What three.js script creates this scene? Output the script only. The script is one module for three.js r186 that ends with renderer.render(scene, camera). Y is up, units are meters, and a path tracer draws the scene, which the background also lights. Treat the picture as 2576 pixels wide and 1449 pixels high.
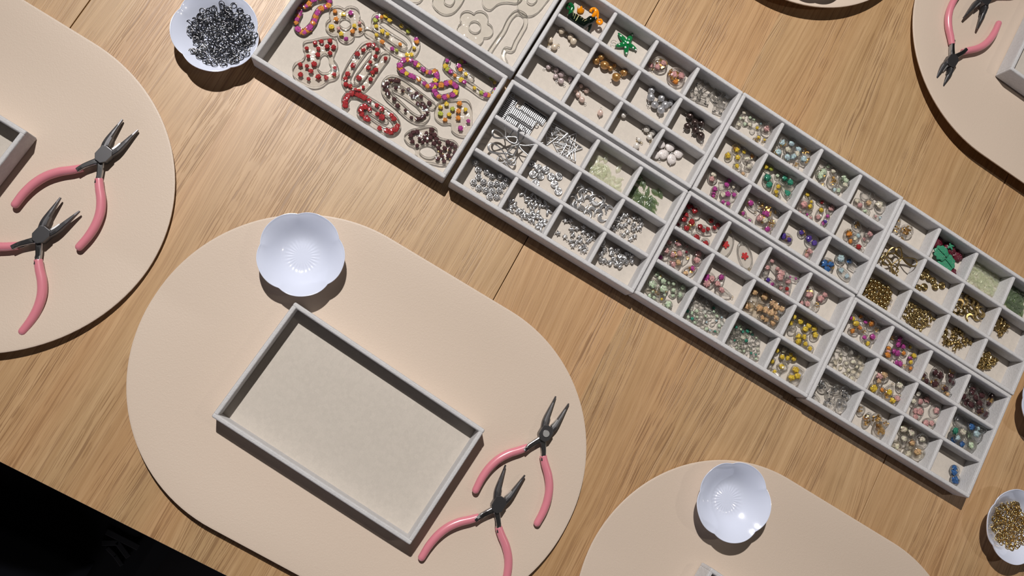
import * as THREE from 'three';
import { RoundedBoxGeometry } from 'three/addons/geometries/RoundedBoxGeometry.js';
import { RectAreaLightUniformsLib } from 'three/addons/lights/RectAreaLightUniformsLib.js';
import { mergeGeometries, mergeVertices, toCreasedNormals } from 'three/addons/utils/BufferGeometryUtils.js';

// ---------------------------------------------------------------- camera, light, exposure
// World: metres, y up, table top at y = 0, x runs along the rows of bead trays, z towards the near table edge.
const scene = new THREE.Scene();
scene.background = new THREE.Color(0x000000);
const camera = new THREE.PerspectiveCamera(41.175, 2576 / 1449, 0.02, 30);
camera.matrixAutoUpdate = true;
{
  const right = new THREE.Vector3(0.84677, 0.1863, -0.49826), down = new THREE.Vector3(0.52049, -0.09678, 0.84836), fwd = new THREE.Vector3(0.10983, -0.97771, -0.17892);
  const m = new THREE.Matrix4().makeBasis(right, down.clone().negate(), fwd.clone().negate());
  camera.quaternion.setFromRotationMatrix(m);
  camera.position.set(0, 0.7425, 0);
}
const renderer = new THREE.WebGLRenderer({ antialias: true });
renderer.toneMapping = THREE.LinearToneMapping;
renderer.toneMappingExposure = 1.0;
renderer.shadowMap.enabled = true;
renderer.outputColorSpace = THREE.SRGBColorSpace;

// ceiling spotlights out of view: [position, target, candela, half angle, colour, source size]
const LAMPS = [
  { at: [-0.81, 1.93, -1.08], to: [0.17, 0, -0.13], cd: 18.5, angle: 0.5, color: [1, 0.96, 0.92], size: 1.3, say: 'black ceiling spotlight aimed at the trays and the middle mat' },
  { at: [1.55, 1.93, -0.75], to: [0.75, 0, -0.3], cd: 1.0, angle: 0.6, color: [1, 0.9, 0.78], size: 1.3, say: 'unseen ceiling spotlight, out of view, lighting the far right end of the table' },  // out of view, placed to light the right end of the table
];

// unseen low light panel, out of view, placed to light the near tray faces
const UNSEEN_PANEL = { at: [0.2, 0.3, 2.8], width: 2.6, height: 0.8, level: 1.9, color: [0.9, 0.88, 1] };

// ---------------------------------------------------------------- helpers
const mm = 0.001, TAU = Math.PI * 2, V3 = (x, y, z) => new THREE.Vector3(x, y, z);
let seedState = 1;
const reseed = (n) => { seedState = n >>> 0; };
const rnd = () => { seedState = (seedState + 0x6d2b79f5) | 0; let t = Math.imul(seedState ^ (seedState >>> 15), 1 | seedState); t = (t + Math.imul(t ^ (t >>> 7), 61 | t)) ^ t; return ((t ^ (t >>> 14)) >>> 0) / 4294967296; };
const between = (a, b) => a + (b - a) * rnd(), pick = (a) => a[Math.floor(rnd() * a.length)];
const clamp = (x, a = 0, b = 1) => Math.min(b, Math.max(a, x)), smooth = (a, b, x) => { const t = clamp((x - a) / (b - a)); return t * t * (3 - 2 * t); };
const hash2 = (x, y, s) => { let h = Math.imul(x | 0, 374761393) ^ Math.imul(y | 0, 668265263) ^ Math.imul(s | 0, 2147483647 ^ 0x5bd1e995); h = Math.imul(h ^ (h >>> 13), 1274126177); return ((h ^ (h >>> 16)) >>> 0) / 4294967296; };
const vnoise = (x, y, s = 0) => { const i = Math.floor(x), j = Math.floor(y), f = x - i, g = y - j, u = f * f * (3 - 2 * f), v = g * g * (3 - 2 * g); const a = hash2(i, j, s), b = hash2(i + 1, j, s), c = hash2(i, j + 1, s), d = hash2(i + 1, j + 1, s); return a + (b - a) * u + (c - a) * v + (a - b - c + d) * u * v; };
const usedNames = new Map();
const numbered = (n) => { const k = usedNames.get(n) ?? 0; usedNames.set(n, k + 1); return k ? n + '_' + String(k).padStart(3, '0') : n; };
const shadows = (o) => { o.castShadow = o.receiveShadow = true; return o; };
function part(name, geometry, material, parent) { const m = shadows(new THREE.Mesh(geometry, material)); m.name = name; parent.add(m); return m; }
function tag(o, label, category, group) { o.userData = { ...o.userData, label, category }; if (group) o.userData.group = group; return o; }
function thing(name, label, category, group) { const g = new THREE.Group(); g.name = numbered(name); scene.add(g); return tag(g, label, category, group); }
function single(name, geometry, material, label, category, group) { const m = shadows(new THREE.Mesh(geometry, material)); m.name = numbered(name); scene.add(m); return tag(m, label, category, group); }
function struct(name, geometry, material) { const m = shadows(new THREE.Mesh(geometry, material)); m.name = name; m.userData.kind = 'structure'; scene.add(m); return m; }
const lin = (r, g, b) => new THREE.Color().setRGB(r, g, b);
const mat = (color, roughness = 0.6, more = {}) => new THREE.MeshStandardMaterial({ color, roughness, ...more });
const phys = (color, roughness, more = {}) => new THREE.MeshPhysicalMaterial({ color, roughness, ...more });
const move = (g, x, y, z) => g.translate(x, y, z);
const box = (w, h, d, r = 0, seg = 2) => r ? new RoundedBoxGeometry(w, h, d, seg, r) : new THREE.BoxGeometry(w, h, d);
function planarUV(g, scale = 1, ox = 0, oz = 0) { const p = g.attributes.position, uv = new Float32Array(p.count * 2); for (let i = 0; i < p.count; i++) { uv[2 * i] = (p.getX(i) + ox) * scale; uv[2 * i + 1] = (p.getZ(i) + oz) * scale + p.getY(i) * 0.37 * scale; } g.setAttribute('uv', new THREE.BufferAttribute(uv, 2)); return g; }
function boxUV(g, scale) { // each face by its own two axes, in metres times scale
  const p = g.attributes.position, n = g.attributes.normal, uv = new Float32Array(p.count * 2);
  for (let i = 0; i < p.count; i++) { const ax = Math.abs(n.getX(i)), ay = Math.abs(n.getY(i)), az = Math.abs(n.getZ(i)); const [u, v] = ay >= ax && ay >= az ? [p.getX(i), p.getZ(i)] : ax > az ? [p.getZ(i), p.getY(i)] : [p.getX(i), p.getY(i)]; uv[2 * i] = u * scale; uv[2 * i + 1] = v * scale; }
  g.setAttribute('uv', new THREE.BufferAttribute(uv, 2)); return g;
}
const merged = (list) => mergeGeometries(list.map((g) => { const h = g.index ? g.toNonIndexed() : g; for (const k of Object.keys(h.attributes)) if (!['position', 'normal', 'uv'].includes(k)) h.deleteAttribute(k); return h; }));
function texture(w, h, f, srgb = false) {
  const d = new Uint8Array(w * h * 4);
  for (let y = 0, k = 0; y < h; y++) for (let x = 0; x < w; x++, k += 4) { const c = f(x, y); d[k] = clamp(c[0] * 255 + 0.5, 0, 255); d[k + 1] = clamp(c[1] * 255 + 0.5, 0, 255); d[k + 2] = clamp(c[2] * 255 + 0.5, 0, 255); d[k + 3] = 255; }
  const t = new THREE.DataTexture(d, w, h); t.wrapS = t.wrapT = THREE.RepeatWrapping; t.magFilter = THREE.LinearFilter; t.minFilter = THREE.LinearFilter; if (srgb) t.colorSpace = THREE.SRGBColorSpace; t.needsUpdate = true; return t;
}
const tubeOf = (pts, r, seg = 24, rad = 6, closed = false) => new THREE.TubeGeometry(new THREE.CatmullRomCurve3(pts, closed), seg, r, rad, closed);

// ---------------------------------------------------------------- textures
// oak veneer, grain along v; 460 mm x 1150 mm
function oakTexture(seed) {
  const W = 2048, H = 2048, sx = 460 / W, sz = 1150 / H;
  const bump = new Float32Array(W * H);
  const colorTex = texture(W, H, (px, py) => {
    const x = px * sx, z = py * sz;
    const bend = 26 * (vnoise(x * 0.006, z * 0.0022, seed) - 0.5) + 9 * (vnoise(x * 0.02, z * 0.006, seed + 1) - 0.5) + 1.5 * (vnoise(x * 0.09, z * 0.03, seed + 2) - 0.5);
    const xx = x + bend;
    const broad = vnoise(xx * 0.035, z * 0.0015, seed + 3), mid = vnoise(xx * 0.16, z * 0.004, seed + 4), fine = vnoise(xx * 0.62, z * 0.012, seed + 5), hair = vnoise(xx * 1.7, z * 0.05, seed + 6);
    const ring = Math.pow(0.5 + 0.5 * Math.sin(xx * 0.55 + 5 * broad), 1.6);
    const pa = vnoise(xx * 1.7, z * 0.022, seed + 7), pb = vnoise(xx * 1.2, z * 0.014, seed + 8), pc = vnoise(xx * 1.8, z * 0.05, seed + 13);
    const where = smooth(0.2, 0.8, vnoise(xx * 0.07, z * 0.003, seed + 9));
    const pore = Math.max(smooth(0.66, 0.85, pa), 0.8 * smooth(0.78, 0.92, pb), 0.7 * smooth(0.7, 0.85, pc)) * (0.3 + 0.7 * where);
    let t = 0.3 + 0.3 * fine + 0.22 * mid + 0.2 * hair + 0.12 * ring - 0.14 * broad;
    const speck = hash2(px, py, seed + 11) - 0.5;
    t = t + 0.05 * speck;
    bump[py * W + px] = 0.75 - 0.6 * pore + 0.12 * (fine - 0.5);
    const d = 1 - 0.2 * pore;
    const red = vnoise(xx * 0.028, z * 0.002, seed + 12) - 0.5;
    return [clamp((0.615 + 0.17 * t + 0.02 * red) * d), clamp((0.465 + 0.18 * t - 0.012 * red) * d * (1 - 0.05 * pore)), clamp((0.30 + 0.18 * t - 0.02 * red) * d * (1 - 0.09 * pore))];
  }, true);
  const bumpTex = texture(W, H, (px, py) => { const b = bump[py * W + px]; return [b, b, b]; });
  return { colorTex, bumpTex };
}
const grainTex = (() => { // leatherette pebble, 512 px = 96 mm
  const S = 512, wrap = (x, y, f, s) => { const X = x / S, Y = y / S, n = (u, v) => vnoise(u * f, v * f, s); const a = n(X, Y), b = n(X - 1, Y), c = n(X, Y - 1), d = n(X - 1, Y - 1), u = smooth(0.85, 1, X), v = smooth(0.85, 1, Y); return (a * (1 - u) + b * u) * (1 - v) + (c * (1 - u) + d * u) * v; };
  return texture(S, S, (x, y) => { const w = 6 * wrap(x, y, 30, 3); const a = wrap(x + w, y, 78, 1), b = wrap(x, y + w, 130, 2); const v = clamp(0.15 + 0.6 * Math.abs(a - 0.5) * 2 + 0.3 * b); return [v, v, v]; });
})();
const velvetTex = texture(256, 256, (x, y) => { const v = 0.5 * hash2(x, y, 5) + 0.3 * hash2(x >> 1, y >> 1, 6) + 0.2 * hash2(x >> 2, y >> 2, 7); return [v, v, v]; });
const velvetTone = texture(256, 256, (x, y) => { const v = 0.9 + 0.1 * (0.5 * hash2(x >> 1, y >> 1, 8) + 0.5 * hash2(x >> 3, y >> 3, 9)); return [v, v, v]; });

// ---------------------------------------------------------------- materials
const M = {};
M.velvet = mat(lin(0.62, 0.612, 0.622), 0.95, { map: velvetTone, bumpMap: velvetTex, bumpScale: 0.0003 });
M.pad = mat(lin(0.6, 0.545, 0.485), 0.9, { map: velvetTone });
M.porcelain = phys(lin(0.72, 0.77, 0.93), 0.16, { clearcoat: 1, clearcoatRoughness: 0.04 });
M.vinyl = phys(lin(0.64, 0.525, 0.43), 0.5, { bumpMap: grainTex, bumpScale: 0.00008 });
M.vinylEdge = mat(lin(0.6, 0.5, 0.41), 0.75);
M.grip = phys(lin(0.7, 0.235, 0.29), 0.32, { clearcoat: 0.5, clearcoatRoughness: 0.2 });
M.steelDark = mat(lin(0.13, 0.128, 0.135), 0.36, { metalness: 0.85 });
M.steel = mat(lin(0.36, 0.36, 0.37), 0.28, { metalness: 1 });
M.chrome = mat(lin(0.72, 0.72, 0.73), 0.16, { metalness: 1 });
M.ringSteel = mat(lin(0.2, 0.2, 0.21), 0.2, { metalness: 1 });
M.ringGold = mat(lin(0.72, 0.5, 0.18), 0.2, { metalness: 1 });
M.silver = mat(lin(0.68, 0.68, 0.69), 0.31, { metalness: 1 });
M.silverOld = mat(lin(0.5, 0.5, 0.51), 0.33, { metalness: 1 });
M.keySilver = mat(lin(0.8, 0.8, 0.81), 0.42, { metalness: 1 });
M.gold = mat(lin(0.44, 0.325, 0.145), 0.27, { metalness: 1 });
M.goldOld = mat(lin(0.3, 0.21, 0.09), 0.28, { metalness: 1 });
M.black = mat(lin(0.012, 0.012, 0.013), 0.7);
M.wall = mat(lin(0.16, 0.145, 0.13), 0.9);
M.ceiling = mat(lin(0.16, 0.15, 0.14), 0.9);
M.floor = mat(lin(0.016, 0.012, 0.011), 0.75, { bumpMap: velvetTex, bumpScale: 0.0004 });

// ---------------------------------------------------------------- room
const FLOOR_Y = -0.74, CEIL_Y = 2.02;
struct('floor', move(box(6.4, 0.1, 6.4), 0.2, FLOOR_Y - 0.05, -0.3), M.floor);
struct('ceiling', move(box(6.6, 0.1, 6.6), 0.2, CEIL_Y + 0.05, -0.3), M.ceiling);
struct('wall_back', move(box(6.6, CEIL_Y - FLOOR_Y, 0.1), 0.2, (CEIL_Y + FLOOR_Y) / 2, -3.5), M.wall);
struct('wall_front', move(box(6.6, CEIL_Y - FLOOR_Y, 0.1), 0.2, (CEIL_Y + FLOOR_Y) / 2, 2.9), M.wall);
struct('wall_left', move(box(0.1, CEIL_Y - FLOOR_Y, 6.3), -3.05, (CEIL_Y + FLOOR_Y) / 2, -0.3), M.wall);
struct('wall_right', move(box(0.1, CEIL_Y - FLOOR_Y, 6.3), 3.45, (CEIL_Y + FLOOR_Y) / 2, -0.3), M.wall);

for (const L of LAMPS) {
  const o = thing('unseen_ceiling_spotlight', L.say, 'lamp');
  o.position.set(...L.at);
  const dir = V3(...L.to).sub(o.position).normalize(), q = new THREE.Quaternion().setFromUnitVectors(V3(0, -1, 0), dir);
  part('bracket', move(new THREE.CylinderGeometry(0.008, 0.008, CEIL_Y - L.at[1], 10), 0, (CEIL_Y - L.at[1]) / 2, 0), M.black, o);
  const can = part('housing', new THREE.LatheGeometry([[0.0, 0.12], [0.036, 0.12], [0.04, 0.115], [0.04, 0], [0.036, 0], [0.036, 0.02], [0, 0.02]].map(([x, y]) => new THREE.Vector2(x, y)), 24), M.black, o);
  can.quaternion.copy(q);
  const lens = part('lamp_lens', new THREE.CircleGeometry(0.026, 24).rotateX(Math.PI / 2), mat(0x000000, 0.5, { emissive: lin(...L.color), emissiveIntensity: 8 }), o);
  lens.position.copy(dir).multiplyScalar(-0.004); lens.quaternion.copy(q);
  const s = new THREE.SpotLight(lin(...L.color), L.cd, 0, L.angle, 1, 2);
  s.position.set(...L.at).addScaledVector(dir, 0.004); s.target.position.set(...L.to);
  s.castShadow = true; s.shadow.radius = L.size; s.shadow.mapSize.set(4096, 4096); s.shadow.camera.near = 0.1; s.shadow.camera.far = 5; s.shadow.bias = -0.0002;
  s.name = 'spot_beam'; scene.add(s, s.target);
}

{
  RectAreaLightUniformsLib.init();
  const o = thing('unseen_light_panel', 'unseen low wide panel, out of view, lighting the near faces of the trays', 'light panel');
  o.position.set(...UNSEEN_PANEL.at);
  part('frame', move(box(UNSEEN_PANEL.width + 0.06, UNSEEN_PANEL.height + 0.06, 0.04, 0.004), 0, 0, 0.03), M.black, o);
  part('lit_face', new THREE.PlaneGeometry(UNSEEN_PANEL.width, UNSEEN_PANEL.height).rotateY(Math.PI), mat(0x000000, 0.5, { emissive: lin(...UNSEEN_PANEL.color), emissiveIntensity: 0.4 }), o);
  const a = new THREE.RectAreaLight(lin(...UNSEEN_PANEL.color), UNSEEN_PANEL.level, UNSEEN_PANEL.width, UNSEEN_PANEL.height);
  a.position.set(UNSEEN_PANEL.at[0], UNSEEN_PANEL.at[1], UNSEEN_PANEL.at[2] - 0.01); a.lookAt(UNSEEN_PANEL.at[0], UNSEEN_PANEL.at[1], -2); a.name = 'unseen_panel_light'; scene.add(a);
}

// ---------------------------------------------------------------- table of oak planks
{
  const t = thing('work_table', 'large light oak table whose wide planks meet in thin dark joints', 'table');
  t.rotation.y = 0.0272;
  const seams = [-1.3, -0.844, -0.388, 0.0765, 0.5265, 0.98, 1.434, 1.888], near = 0.2226, far = -0.9;
  const oaks = [oakTexture(11), oakTexture(57)];
  const oakMats = oaks.map((o) => phys(lin(1, 1, 1), 0.45, { clearcoat: 0.6, clearcoatRoughness: 0.42, map: o.colorTex, bumpMap: o.bumpTex, bumpScale: 0.00025 }));
  seams.slice(1).forEach((x1, i) => {
    const x0 = seams[i], g = box(x1 - x0 - 0.0007, 0.026, near - far, 0.0005, 1);
    const k = i % 2;
    const p = g.attributes.position, uv = new Float32Array(p.count * 2);
    for (let j = 0; j < p.count; j++) { uv[2 * j] = (p.getX(j) + 0.03 * i) / 0.46 + (p.getY(j) + 0.013) * 0.9; uv[2 * j + 1] = (p.getZ(j) + 0.17 * i) / 1.15; }
    g.setAttribute('uv', new THREE.BufferAttribute(uv, 2));
    const m = part('plank', g, oakMats[k], t);
    m.position.set((x0 + x1) / 2, -0.013, (near + far) / 2);
  });
  part('underframe', move(box(3.1, 0.04, 0.95, 0.003), 0.294, -0.0465, -0.33), mat(lin(0.05, 0.035, 0.025), 0.7), t);
  for (const [x, z] of [[-1.2, 0.1], [1.78, 0.1], [-1.2, -0.78], [1.78, -0.78]]) part('leg', move(box(0.07, -FLOOR_Y - 0.066, 0.07, 0.004), x, (FLOOR_Y - 0.066) / 2, z), M.black, t);
}

// ---------------------------------------------------------------- mats: stadium sheets whose rims curl up
const MAT_T = 0.0018, MAT_L = 0.44, MAT_R = 0.1525;
const MATS = {};
function matGeometry(lift) {
  const N = 160, rings = [0, 0.2, 0.4, 0.52, 0.62, 0.7, 0.77, 0.83, 0.88, 0.92, 0.95, 0.975, 0.99, 1], half = MAT_L / 2 - MAT_R;
  const dirs = [];
  for (let i = 0; i < N; i++) { // around the rim, even in arc length
    const straight = 2 * half, arc = Math.PI * MAT_R, total = 2 * straight + 2 * arc; let s = (i / N) * total;
    if (s < arc) { const a = -Math.PI / 2 + s / MAT_R; dirs.push([half, Math.cos(a), Math.sin(a)]); }
    else if ((s -= arc) < straight) dirs.push([half - s, 0, 1]);
    else if ((s -= straight) < arc) { const a = Math.PI / 2 + s / MAT_R; dirs.push([-half, Math.cos(a), Math.sin(a)]); }
    else { s -= arc; dirs.push([-half + s, 0, -1]); }
  }
  const pos = [], idx = [], uv = [];
  const put = (c, nx, nz, t, y0) => { const x = c + nx * MAT_R * t, z = nz * MAT_R * t, h = lift(nx, nz, x) * Math.pow(smooth(0.45, 1.06, t), 1.35); pos.push(x, h + y0, z); uv.push(x / 0.096, z / 0.096); };
  const layers = [];
  for (const t of rings) layers.push([t, MAT_T]);
  layers.push([1.0025, MAT_T - 0.0004], [1.003, MAT_T * 0.5], [1.0025, 0.0002], [0.998, 0]);
  for (const t of rings.slice(0, -1).reverse()) layers.push([t, 0]);
  for (const [t, y] of layers) for (const d of dirs) put(...d, t, y);
  for (let r = 0; r < layers.length - 1; r++) for (let i = 0; i < N; i++) { const a = r * N + i, b = r * N + (i + 1) % N, c = a + N, d = b + N; idx.push(a, b, c, b, d, c); }
  const g = new THREE.BufferGeometry();
  g.setAttribute('position', new THREE.Float32BufferAttribute(pos, 3)); g.setAttribute('uv', new THREE.Float32BufferAttribute(uv, 2)); g.setIndex(idx); g.computeVertexNormals();
  // faces up?
  if (g.attributes.normal.getY(N * 3) < 0) { const k = g.index.array; for (let i = 0; i < k.length; i += 3) { const t = k[i]; k[i] = k[i + 1]; k[i + 1] = t; } g.computeVertexNormals(); }
  return g;
}
function makeMat(key, x, z, turn, label, near, farSide, ends = [0, 0]) {
  const lift = (nx, nz) => (nz > 0 ? near * nz : -farSide * nz) + (nx > 0 ? ends[1] * nx : -ends[0] * nx);
  const o = single('place_mat', matGeometry(lift), M.vinyl, label, 'mat', undefined);
  o.position.set(x, 0.0004, z); o.rotation.y = turn;
  MATS[key] = o;
}
makeMat('main', 0.026, 0.0385, 0.006, 'pill-shaped cream mat under the empty tray, one bowl and two pliers', 0.0075, 0.004, [0.001, 0.002]);
makeMat('left', -0.432, 0.0275, 0, 'pill-shaped cream mat with two pliers beside the bowl of silver rings', 0.008, 0.004, [0, 0.002]);
makeMat('near', 0.498, 0.0365, 0, 'pill-shaped cream mat at the bottom holding only one empty bowl', 0.006, 0.004);
makeMat('right', 0.531, -0.697, 0, 'pill-shaped cream mat with two pliers in the top right corner', 0.013, 0.004, [0.001, 0]);
makeMat('top', 0.069, -0.708, 0, 'pill-shaped cream mat at the top edge, only its round corner showing', 0.014, 0.004, [0.004, 0.004]);
// ---------------------------------------------------------------- velvet trays
const TRAY_W = 0.211, TRAY_D = 0.123, TRAY_H = 0.0225, WALL = 0.0046, PAD_Y = 0.003;
const velvetBox = (w, h, d, r = 0.0017) => boxUV(box(w, h, d, r, 3), 9);
const trayGeo = (() => {
  const long = velvetBox(TRAY_W, TRAY_H, WALL), short = velvetBox(WALL, TRAY_H, TRAY_D - 2 * WALL + 0.003), pad = planarUV(box(TRAY_W - 2 * WALL + 0.001, PAD_Y, TRAY_D - 2 * WALL + 0.001), 9);
  const dh = TRAY_H - PAD_Y - 0.0012, dLong = velvetBox(TRAY_W - 2 * WALL + 0.0012, dh, 0.0044), cw = (TRAY_D - 2 * WALL - 2 * 0.0044) / 3, dShort = velvetBox(0.0044, dh - 0.0004, cw + 0.0016);
  return { long, short, pad, dLong, dShort, cw, dh };
})();
const CELL_W = (TRAY_W - 2 * WALL - 3 * 0.0044) / 4;
const cellX = (c) => WALL + c * (CELL_W + 0.0044) + CELL_W / 2, cellZ = (r) => WALL + r * (trayGeo.cw + 0.0044) + trayGeo.cw / 2;
const TRAYS = {};
function makeTray(key, x, z, turnDeg, divided, label, y = 0) {
  const o = thing(divided ? 'bead_tray' : 'open_tray', label, 'tray');
  o.position.set(x, y, z); o.rotation.y = -turnDeg * Math.PI / 180;
  const at = (m, px, py, pz) => m.position.set(px, py, pz);
  at(part('wall', trayGeo.long, M.velvet, o), TRAY_W / 2, TRAY_H / 2, WALL / 2);
  at(part('wall', trayGeo.long, M.velvet, o), TRAY_W / 2, TRAY_H / 2, TRAY_D - WALL / 2);
  at(part('wall', trayGeo.short, M.velvet, o), WALL / 2, TRAY_H / 2 - 0.00005, TRAY_D / 2);
  at(part('wall', trayGeo.short, M.velvet, o), TRAY_W - WALL / 2, TRAY_H / 2 - 0.00005, TRAY_D / 2);
  at(part('floor_pad', trayGeo.pad, M.pad, o), TRAY_W / 2, PAD_Y / 2 + 0.0001, TRAY_D / 2);
  if (divided) {
    for (let r = 0; r < 2; r++) at(part('divider', trayGeo.dLong, M.velvet, o), TRAY_W / 2, PAD_Y + trayGeo.dh / 2, WALL + (r + 1) * trayGeo.cw + (r + 0.5) * 0.0044);
    for (let r = 0; r < 3; r++) for (let c = 0; c < 3; c++) at(part('divider', trayGeo.dShort, M.velvet, o), WALL + (c + 1) * CELL_W + (c + 0.5) * 0.0044, PAD_Y + trayGeo.dh / 2 - 0.0002, cellZ(r));
  }
  TRAYS[key] = o;
  o.updateMatrixWorld(true);
  return o;
}
makeTray('L1', -0.0242, -0.3112, -0.65, true, 'velvet twelve-cell bead tray holding silver metal charms and green leaf beads');
makeTray('L2', 0.1874, -0.3149, -0.74, true, 'velvet twelve-cell bead tray holding red, pink, mint and yellow resin charms');
makeTray('L3', 0.3985, -0.3161, -0.75, true, 'velvet twelve-cell bead tray holding orange, clear, brown and blue resin charms');
makeTray('U1', -0.0238, -0.4381, -0.26, true, 'velvet twelve-cell bead tray holding pearls, glass animals and clear squares');
makeTray('U2', 0.1874, -0.4398, -0.5, true, 'velvet twelve-cell bead tray holding pastel, pink and blue resin charms');
makeTray('U3', 0.3986, -0.4402, -0.59, true, 'velvet twelve-cell bead tray holding gold metal charms and felt flowers');
makeTray('A', -0.2393, -0.3113, 0.1, false, 'long open velvet tray of flower-filled resin hair clips');
makeTray('B', -0.2372, -0.4395, -0.2, false, 'open velvet tray of clear uncoloured acrylic shapes');
makeTray('M', -0.0839, -0.0158, 3.39, false, 'empty open velvet tray on the middle mat beside two pliers', 0.0022);
makeTray('ML', -0.566, -0.0285, 1, false, 'empty open velvet tray cut off at the left edge of the photo', 0.0022);
makeTray('MR', 0.443, -0.768, 0, false, 'empty open velvet tray on the mat in the top right corner', 0.0024);
makeTray('MB', 0.387, 0.0005, 3.5, false, 'empty open velvet tray of which one corner shows at the bottom edge', 0.0022);

// ---------------------------------------------------------------- wavy porcelain bowls
const DISH_R = 0.0385, DISH_H = 0.0205;
const dishLobe = (a, k) => 1 + k * (0.03 - 0.07 * Math.pow(1 - Math.abs(Math.cos(2.5 * a)), 1.5));
function dishInnerY(t) { return 0.0045 + (DISH_H - 0.0045) * Math.pow(smooth(0.3, 1.18, t) / smooth(0.3, 1.18, 1), 1.05); } // height of the inside at a share t of the radius
const dishGeo = (() => {
  const N = 180, prof = [];
  for (let i = 0; i <= 26; i++) prof.push([i / 26 * 0.985, 'in']);
  prof.push([0.997, 'lip'], [1.004, 'lip2'], [0.995, 'lip3']);
  for (let i = 24; i >= 12; i--) prof.push([i / 26 * 1.0, 'out']);
  const pos = [], idx = [];
  for (const [t, kind] of prof) for (let j = 0; j < N; j++) {
    const a = j / N * TAU, k = smooth(0.7, 1.04, t), r = DISH_R * t * dishLobe(a, k);
    let y = dishInnerY(Math.min(t, 1)) + 0.0008 * Math.pow(k, 2) * Math.cos(5 * a);
    if (kind === 'in') y += 0.00008 * Math.cos(26 * a) * smooth(0.16, 0.26, t) * (1 - smooth(0.38, 0.44, t)) + 0.0004 * (1 - smooth(0, 0.2, t)) * 0;
    if (kind === 'lip') y += 0.0004; if (kind === 'lip2') y -= 0.0005; if (kind === 'lip3') y -= 0.0016;
    if (kind === 'out') y -= 0.0024;
    pos.push(r * Math.cos(a), Math.max(y, 0.001), r * Math.sin(a));
  }
  for (let r = 0; r < prof.length - 1; r++) for (let j = 0; j < N; j++) { const a = r * N + j, b = r * N + (j + 1) % N; idx.push(a, a + N, b, b, a + N, b + N); }
  const g = new THREE.BufferGeometry(); g.setAttribute('position', new THREE.Float32BufferAttribute(pos, 3)); g.setIndex(idx); g.computeVertexNormals();
  if (g.attributes.normal.getY(N * 3) < 0) { const k = g.index.array; for (let i = 0; i < k.length; i += 3) { const t = k[i]; k[i] = k[i + 1]; k[i + 1] = t; } g.computeVertexNormals(); }
  return g;
})();
const footGeo = new THREE.LatheGeometry([[0.0165, 0.0035], [0.0165, 0], [0.0185, 0], [0.0195, 0.004], [0.0165, 0.0035]].map(([x, y]) => new THREE.Vector2(x, y)), 48);
function makeDish(x, y, z, turnDeg, label) {
  const o = thing('porcelain_bowl', label, 'bowl');
  o.position.set(x, y, z); o.rotation.y = turnDeg * Math.PI / 180;
  part('bowl', dishGeo, M.porcelain, o); part('foot_ring', footGeo, M.porcelain, o);
  return o;
}
const dishSilver = makeDish(-0.2786, 0.0002, -0.1924, 72, 'white wavy-edged porcelain bowl heaped with silver jump rings');
makeDish(-0.1031, 0.0022, -0.0561, 90, 'white wavy-edged porcelain bowl, empty, above the empty tray on the middle mat');
makeDish(0.379, 0.0022, -0.0657, 85, 'white wavy-edged porcelain bowl, empty, on the mat at the bottom of the photo');
const dishGold = makeDish(0.679, 0.0002, -0.199, 60, 'white wavy-edged porcelain bowl heaped with gold jump rings');
makeDish(0.185, 0.006, -0.613, 50, 'white wavy-edged porcelain bowl cut off at the top edge of the photo');
makeDish(0.659, 0.0002, -0.337, 20, 'white wavy-edged porcelain bowl barely reaching into the right edge of the photo');

// jump rings: one wire ring, cloned
function ringHeap(dish, material, count, cx, cz, R, top, label, group, seed) {
  reseed(seed);
  const proto = new THREE.TorusGeometry(0.00265, 0.00042, 6, 22);
  const base = new THREE.Mesh(proto, material); shadows(base);
  for (let i = 0; i < count; i++) {
    const u = Math.sqrt((i + 0.5) / count), a = i * 2.39996 + between(-0.3, 0.3), r = R * u * between(0.93, 1.05);
    const x = cx + r * Math.cos(a), z = cz + r * Math.sin(a), t = Math.hypot(x, z) / DISH_R;
    const inner = dishInnerY(t), heap = top * Math.pow(Math.max(0, 1 - Math.pow(r / (R * 1.08), 2)), 0.6), y = inner + 0.0006 + heap * between(0.25, 1);
    const o = i ? base.clone() : base;
    o.name = numbered('jump_ring'); tag(o, label, 'jump ring', group); scene.add(o);
    o.position.set(x, y, z).add(dish.position);
    const tilt = heap * between(0.25, 1) < 0.001 ? between(-0.25, 0.25) : between(-0.85, 0.85);
    o.rotation.set(Math.PI / 2 + tilt, between(-0.5, 0.5) * (heap > 0.001 ? 1 : 0.4), between(0, TAU), 'YXZ');
  }
}
ringHeap(dishSilver, M.ringSteel, 240, 0.005, -0.0005, 0.0305, 0.0062, 'tiny silver wire jump ring in the heap in the white porcelain bowl', 'silver jump rings heaped in the bowl', 71);
ringHeap(dishGold, M.ringGold, 150, 0.0, -0.0005, 0.0245, 0.0062, 'tiny gold wire jump ring in the heap in the white porcelain bowl', 'gold jump rings heaped in the bowl', 72);

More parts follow.
